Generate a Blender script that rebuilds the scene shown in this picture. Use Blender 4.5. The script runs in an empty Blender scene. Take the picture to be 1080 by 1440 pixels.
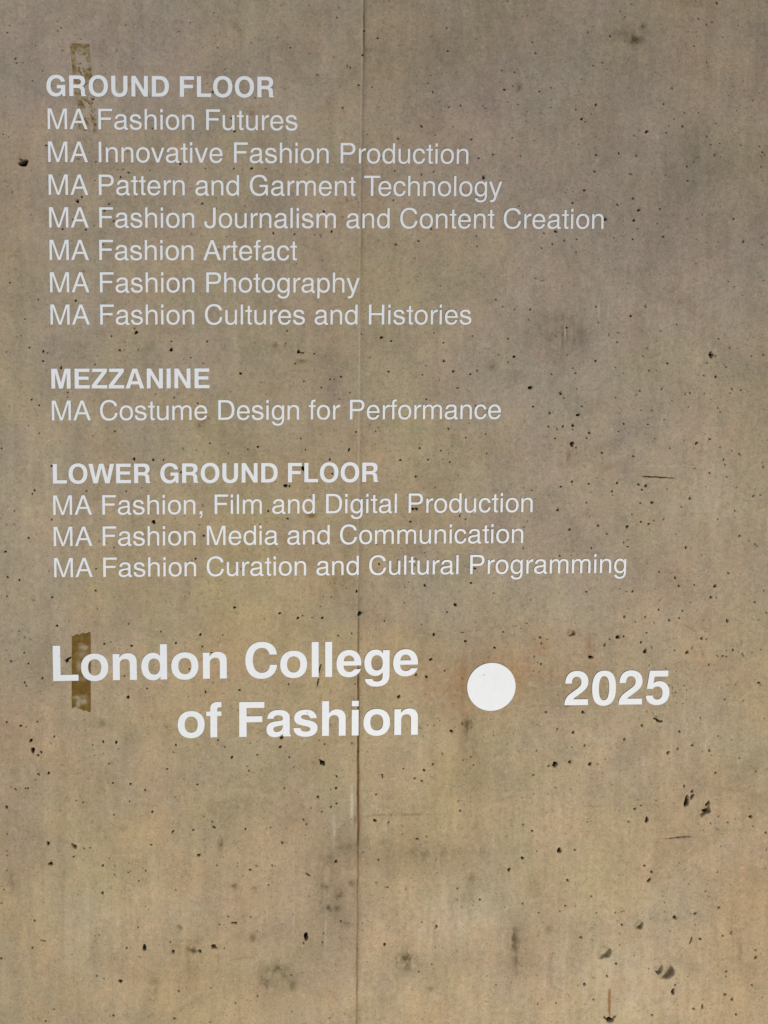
import bpy, math, random
import numpy as np
from mathutils import Vector

# ---------------------------------------------------------------- scene, camera, light
scene = bpy.context.scene
COL = scene.collection
R = math.radians

cam_d = bpy.data.cameras.new("camera")
cam_d.sensor_width = 36.0
cam_d.lens = 26.035
cam_d.shift_x = 0.171654
cam_d.shift_y = -0.043604
cam_d.clip_start = 0.02
cam_d.clip_end = 100.0
cam = bpy.data.objects.new("camera", cam_d)
cam.location = (0.30943, -1.62592, 1.83952)
cam.rotation_euler = (1.519126, 0.003506, -0.021934)
COL.objects.link(cam)
scene.camera = cam

world = bpy.data.worlds.new("World")
scene.world = world
world.use_nodes = True
bg = world.node_tree.nodes["Background"]
bg.inputs["Color"].default_value = (0.80, 0.88, 1.0, 1.0)
bg.inputs["Strength"].default_value = 0.12

scene.view_settings.view_transform = 'Standard'
scene.view_settings.look = 'None'
scene.view_settings.exposure = 0.0
scene.view_settings.gamma = 1.0
scene.view_settings.use_curve_mapping = False


def area(name, loc, target, sx, sy, power, colour):
    d = bpy.data.lights.new(name, 'AREA')
    d.shape = 'RECTANGLE'
    d.size, d.size_y = sx, sy
    d.energy = power
    d.color = colour
    o = bpy.data.objects.new(name, d)
    o.location = loc
    o.rotation_euler = (Vector(target) - Vector(loc)).to_track_quat('-Z', 'Y').to_euler()
    COL.objects.link(o)
    return o


# light that comes up from the bright floor on the right, and cooler light from above on the left
area("low_front_light", (1.6, -3.3, -0.05), (0.55, 0.0, 0.9), 1.1, 0.8, 116.0, (1.0, 0.975, 0.925))
area("upper_cool_light", (-1.7, -2.9, 3.6), (0.3, 0.0, 1.7), 1.6, 1.0, 62.0, (0.86, 0.92, 1.0))

Z0 = 2.55          # height of the topmost baseline on the wall
EM = 0.06         # type size of the list
PITCH = 1.15069 * EM


# ---------------------------------------------------------------- helpers
def tag(o, label=None, cat=None, group=None, kind=None):
    if label: o["label"] = label
    if cat: o["category"] = cat
    if group: o["group"] = group
    if kind: o["kind"] = kind
    return o


def empty(name, loc, parent=None):
    o = bpy.data.objects.new(name, None)
    o.empty_display_size = 0.05
    o.location = loc
    COL.objects.link(o)
    if parent: o.parent = parent
    return o


def mesh_from_arrays(name, verts, quads):
    me = bpy.data.meshes.new(name)
    n, q = len(verts), len(quads)
    me.vertices.add(n)
    me.vertices.foreach_set("co", np.ascontiguousarray(verts, dtype=np.float32).ravel())
    me.loops.add(q * 4)
    me.loops.foreach_set("vertex_index", np.ascontiguousarray(quads, dtype=np.int32).ravel())
    me.polygons.add(q)
    me.polygons.foreach_set("loop_start", np.arange(0, q * 4, 4, dtype=np.int32))
    me.update(calc_edges=True)
    return me


def vnoise(X, Z, scale_x, scale_z, seed):
    """smooth value noise in -1..1, cell sizes in metres"""
    rng = np.random.RandomState(seed)
    tab = rng.rand(256, 256).astype(np.float32) * 2 - 1
    u = X / scale_x + 57.3
    v = Z / scale_z + 31.7
    iu = np.floor(u).astype(np.int32); iv = np.floor(v).astype(np.int32)
    fu = (u - iu).astype(np.float32); fv = (v - iv).astype(np.float32)
    fu = fu * fu * (3 - 2 * fu); fv = fv * fv * (3 - 2 * fv)
    a = tab[iv & 255, iu & 255]; b = tab[iv & 255, (iu + 1) & 255]
    c = tab[(iv + 1) & 255, iu & 255]; d = tab[(iv + 1) & 255, (iu + 1) & 255]
    return (a * (1 - fu) + b * fu) * (1 - fv) + (c * (1 - fu) + d * fu) * fv


def fbm(X, Z, sx, sz, seed, octaves=4, gain=0.55):
    out = 0; amp = 1.0; tot = 0
    for k in range(octaves):
        if sz < 2.5 * sx:            # turn each octave so that no lattice shows
            a = 0.6 + 1.1 * k; c, s = math.cos(a), math.sin(a)
            q = sx / sz
            U, V = X * c + Z * q * s, (Z * q * c - X * s)
            out = out + amp * vnoise(U, V, sx / 2 ** k, sx / 2 ** k, seed + k)
        else:
            out = out + amp * vnoise(X, Z, sx / 2 ** k, sz / 2 ** k, seed + k)
        tot += amp; amp *= gain
    return out / tot


# ---------------------------------------------------------------- materials
class Nodes:
    def __init__(self, name):
        self.m = bpy.data.materials.new(name)
        self.m.use_nodes = True
        self.t = self.m.node_tree
        self.b = self.t.nodes["Principled BSDF"]

    def n(self, kind, **kw):
        nd = self.t.nodes.new(kind)
        for k, v in kw.items():
            if k.startswith("i_"):
                nd.inputs[k[2:].replace("_", " ")].default_value = v
            else:
                setattr(nd, k, v)
        return nd

    def l(self, a, b):
        self.t.links.new(a, b)

    def noise(self, vec, scale, detail=4.0, rough=0.55, dist=0.0):
        nd = self.n("ShaderNodeTexNoise")
        nd.inputs["Scale"].default_value = scale
        nd.inputs["Detail"].default_value = detail
        nd.inputs["Roughness"].default_value = rough
        nd.inputs["Distortion"].default_value = dist
        self.l(vec, nd.inputs["Vector"])
        return nd.outputs["Fac"]

    def ramp(self, fac, stops):
        nd = self.n("ShaderNodeValToRGB")
        el = nd.color_ramp.elements
        while len(el) < len(stops): el.new(0.5)
        for e, (p, c) in zip(el, stops):
            e.position = p
            e.color = c if len(c) == 4 else (*c, 1.0)
        self.l(fac, nd.inputs["Fac"])
        return nd.outputs["Color"]

    def mix(self, fac, a, b, mode='MIX'):
        nd = self.n("ShaderNodeMix", data_type='RGBA', blend_type=mode)
        for sock, val in ((nd.inputs[0], fac), (nd.inputs[6], a), (nd.inputs[7], b)):
            if isinstance(val, (int, float)): sock.default_value = val
            elif isinstance(val, tuple): sock.default_value = val if len(val) == 4 else (*val, 1.0)
            else: self.l(val, sock)
        return nd.outputs[2]

    def math(self, op, a, b=0.0, clamp=False):
        nd = self.n("ShaderNodeMath", operation=op, use_clamp=clamp)
        for sock, val in ((nd.inputs[0], a), (nd.inputs[1], b)):
            if isinstance(val, (int, float)): sock.default_value = val
            else: self.l(val, sock)
        return nd.outputs[0]


def concrete_material():
    k = Nodes("cast_concrete")
    tc = k.n("ShaderNodeTexCoord").outputs["Object"]
    mp = k.n("ShaderNodeMapping"); mp.inputs["Scale"].default_value = (1.0, 1.0, 0.16)
    k.l(tc, mp.inputs["Vector"]); streak = mp.outputs["Vector"]
    mp2 = k.n("ShaderNodeMapping"); mp2.inputs["Scale"].default_value = (0.35, 1.0, 1.0)
    k.l(tc, mp2.inputs["Vector"]); flat = mp2.outputs["Vector"]

    at = k.n("ShaderNodeAttribute", attribute_name="stain_shade")
    sep = k.n("ShaderNodeSeparateColor"); k.l(at.outputs["Color"], sep.inputs[0])
    dark, rust, pale = sep.outputs[0], sep.outputs[1], sep.outputs[2]
    pit = at.outputs["Alpha"]
    at2 = k.n("ShaderNodeAttribute", attribute_name="tone")
    sep2 = k.n("ShaderNodeSeparateColor"); k.l(at2.outputs["Color"], sep2.inputs[0])
    tone, cast, lum = sep2.outputs[0], sep2.outputs[1], sep2.outputs[2]

    # broad cement tones: olive buff against pinkish grey
    big = k.noise(tc, 2.3, 5.0, 0.6, 0.4)
    cl = k.math('ADD', k.math('MULTIPLY', big, 0.9), k.math('MULTIPLY', tone, 0.55))
    base = k.ramp(cl, [(0.22, (0.332, 0.270, 0.208)), (0.50, (0.360, 0.281, 0.184)), (0.78, (0.390, 0.288, 0.164))])
    # blotches
    blot = k.ramp(k.noise(tc, 11.0, 6.0, 0.62, 0.6), [(0.3, (0.86, 0.86, 0.87)), (0.5, (1, 1, 1)), (0.72, (1.10, 1.095, 1.08))])
    base = k.mix(1.0, base, blot, 'MULTIPLY')
    hue = k.ramp(k.noise(tc, 6.0, 4.0, 0.6), [(0.33, (0.96, 1.0, 0.965)), (0.5, (1, 1, 1)), (0.67, (1.035, 0.985, 0.97))])
    base = k.mix(1.0, base, hue, 'MULTIPLY')
    hue2 = k.ramp(k.noise(tc, 34.0, 4.0, 0.65, 0.4), [(0.33, (0.972, 0.992, 0.955)), (0.5, (1, 1, 1)), (0.67, (1.035, 0.995, 0.99))])
    base = k.mix(1.0, base, hue2, 'MULTIPLY')
    md = k.ramp(k.noise(tc, 75.0, 4.0, 0.65), [(0.3, (0.88, 0.88, 0.875)), (0.5, (1, 1, 1)), (0.7, (1.10, 1.10, 1.09))])
    base = k.mix(1.0, base, md, 'MULTIPLY')
    cst = k.ramp(k.math('ADD', k.math('MULTIPLY', cast, 0.5), 0.5), [(0.0, (1.03, 0.982, 1.01)), (0.5, (1, 1, 1)), (1.0, (0.985, 1.003, 0.925))])
    base = k.mix(1.0, base, cst, 'MULTIPLY')
    lm = k.ramp(k.math('ADD', k.math('MULTIPLY', lum, 0.5), 0.5), [(0.0, (0.70, 0.69, 0.67)), (0.5, (1, 1, 1)), (1.0, (1.25, 1.24, 1.22))])
    base = k.mix(1.0, base, lm, 'MULTIPLY')
    # vertical formwork streaks
    st = k.ramp(k.noise(streak, 38.0, 5.0, 0.65), [(0.3, (0.85, 0.85, 0.855)), (0.52, (1, 1, 1)), (0.72, (1.14, 1.13, 1.12))])
    base = k.mix(0.55, base, k.mix(1.0, base, st, 'MULTIPLY'))
    # fine sand grain and pale cloudy laitance
    gr = k.ramp(k.noise(tc, 210.0, 4.0, 0.7), [(0.28, (0.80, 0.80, 0.79)), (0.5, (1, 1, 1)), (0.75, (1.17, 1.17, 1.16))])
    base = k.mix(1.0, base, k.mix(1.0, base, gr, 'MULTIPLY'))
    la = k.ramp(k.noise(tc, 55.0, 5.0, 0.7, 0.8), [(0.54, (0, 0, 0)), (0.74, (1, 1, 1))])
    base = k.mix(k.math('MULTIPLY', la, 0.28), base, (0.50, 0.455, 0.37))
    sp = k.ramp(k.noise(tc, 95.0, 3.0, 0.6, 0.5), [(0.24, (1, 1, 1)), (0.34, (0, 0, 0))])
    base = k.mix(k.math('MULTIPLY', sp, 0.30), base, (0.15, 0.115, 0.06))
    vo = k.n("ShaderNodeTexVoronoi"); vo.inputs["Scale"].default_value = 260.0; k.l(tc, vo.inputs["Vector"])
    sand = k.ramp(vo.outputs["Color"], [(0.10, (0.80, 0.79, 0.77)), (0.22, (1, 1, 1)), (0.84, (1, 1, 1)), (0.93, (1.16, 1.15, 1.12))])
    base = k.mix(0.8, base, k.mix(1.0, base, sand, 'MULTIPLY'))
    # stains that sit on the wall, plus painted shade of blisters and air holes
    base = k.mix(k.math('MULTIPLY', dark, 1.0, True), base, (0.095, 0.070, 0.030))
    base = k.mix(k.math('MULTIPLY', rust, 1.0, True), base, (0.235, 0.088, 0.016))
    base = k.mix(k.math('MULTIPLY', pale, 1.0, True), base, (0.60, 0.54, 0.43))
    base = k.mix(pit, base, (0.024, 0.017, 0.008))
    k.l(base, k.b.inputs["Base Color"])
    k.b.inputs["Roughness"].default_value = 0.78
    k.b.inputs["Specular IOR Level"].default_value = 0.25
    # micro relief
    h = k.math('ADD', k.math('MULTIPLY', k.noise(tc, 130.0, 6.0, 0.7), 0.5), k.math('MULTIPLY', k.noise(streak, 60.0, 4.0, 0.6), 0.55))
    bp = k.n("ShaderNodeBump"); bp.inputs["Strength"].default_value = 0.8; bp.inputs["Distance"].default_value = 0.0026
    k.l(h, bp.inputs["Height"]); k.l(bp.outputs["Normal"], k.b.inputs["Normal"])
    return k.m


def vinyl_material():
    k = Nodes("white_lettering")
    tc = k.n("ShaderNodeNewGeometry").outputs["Position"]
    c = k.ramp(k.noise(tc, 70.0, 5.0, 0.65), [(0.25, (0.72, 0.72, 0.73)), (0.5, (0.755, 0.755, 0.76)), (0.8, (0.78, 0.78, 0.78))])
    # dust and small nicks in the film
    nick = k.ramp(k.noise(tc, 120.0, 2.0, 0.5, 0.3), [(0.245, (1, 1, 1)), (0.285, (0, 0, 0))])
    c = k.mix(k.math('MULTIPLY', nick, 0.55), c, (0.30, 0.24, 0.16))
    k.l(c, k.b.inputs["Base Color"])
    k.b.inputs["Roughness"].default_value = 0.55
    k.b.inputs["Specular IOR Level"].default_value = 0.3
    bp = k.n("ShaderNodeBump"); bp.inputs["Strength"].default_value = 0.15; bp.inputs["Distance"].default_value = 0.001
    k.l(k.noise(tc, 130.0, 5.0, 0.6), bp.inputs["Height"]); k.l(bp.outputs["Normal"], k.b.inputs["Normal"])
    return k.m


def tape_material(name, dark, light, rough):
    k = Nodes(name)
    tc = k.n("ShaderNodeTexCoord").outputs["Object"]
    worn = k.n("ShaderNodeAttribute", attribute_name="worn").outputs["Fac"]
    c = k.ramp(k.noise(tc, 60.0, 5.0, 0.65, 0.5), [(0.3, dark), (0.7, light)])
    c = k.mix(worn, c, (0.34, 0.27, 0.165))
    k.l(c, k.b.inputs["Base Color"])
    k.b.inputs["Roughness"].default_value = rough
    k.b.inputs["Specular IOR Level"].default_value = 0.18
    bp = k.n("ShaderNodeBump"); bp.inputs["Strength"].default_value = 0.4; bp.inputs["Distance"].default_value = 0.001
    k.l(k.noise(tc, 180.0, 5.0, 0.65), bp.inputs["Height"]); k.l(bp.outputs["Normal"], k.b.inputs["Normal"])
    return k.m


M_WALL = concrete_material()
M_LETTER = vinyl_material()
M_TAPE = tape_material("brown_tape", (0.115, 0.058, 0.006), (0.190, 0.112, 0.024), 0.42)
M_RESIDUE = tape_material("tape_glue", (0.12, 0.062, 0.008), (0.21, 0.135, 0.045), 0.6)

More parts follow.
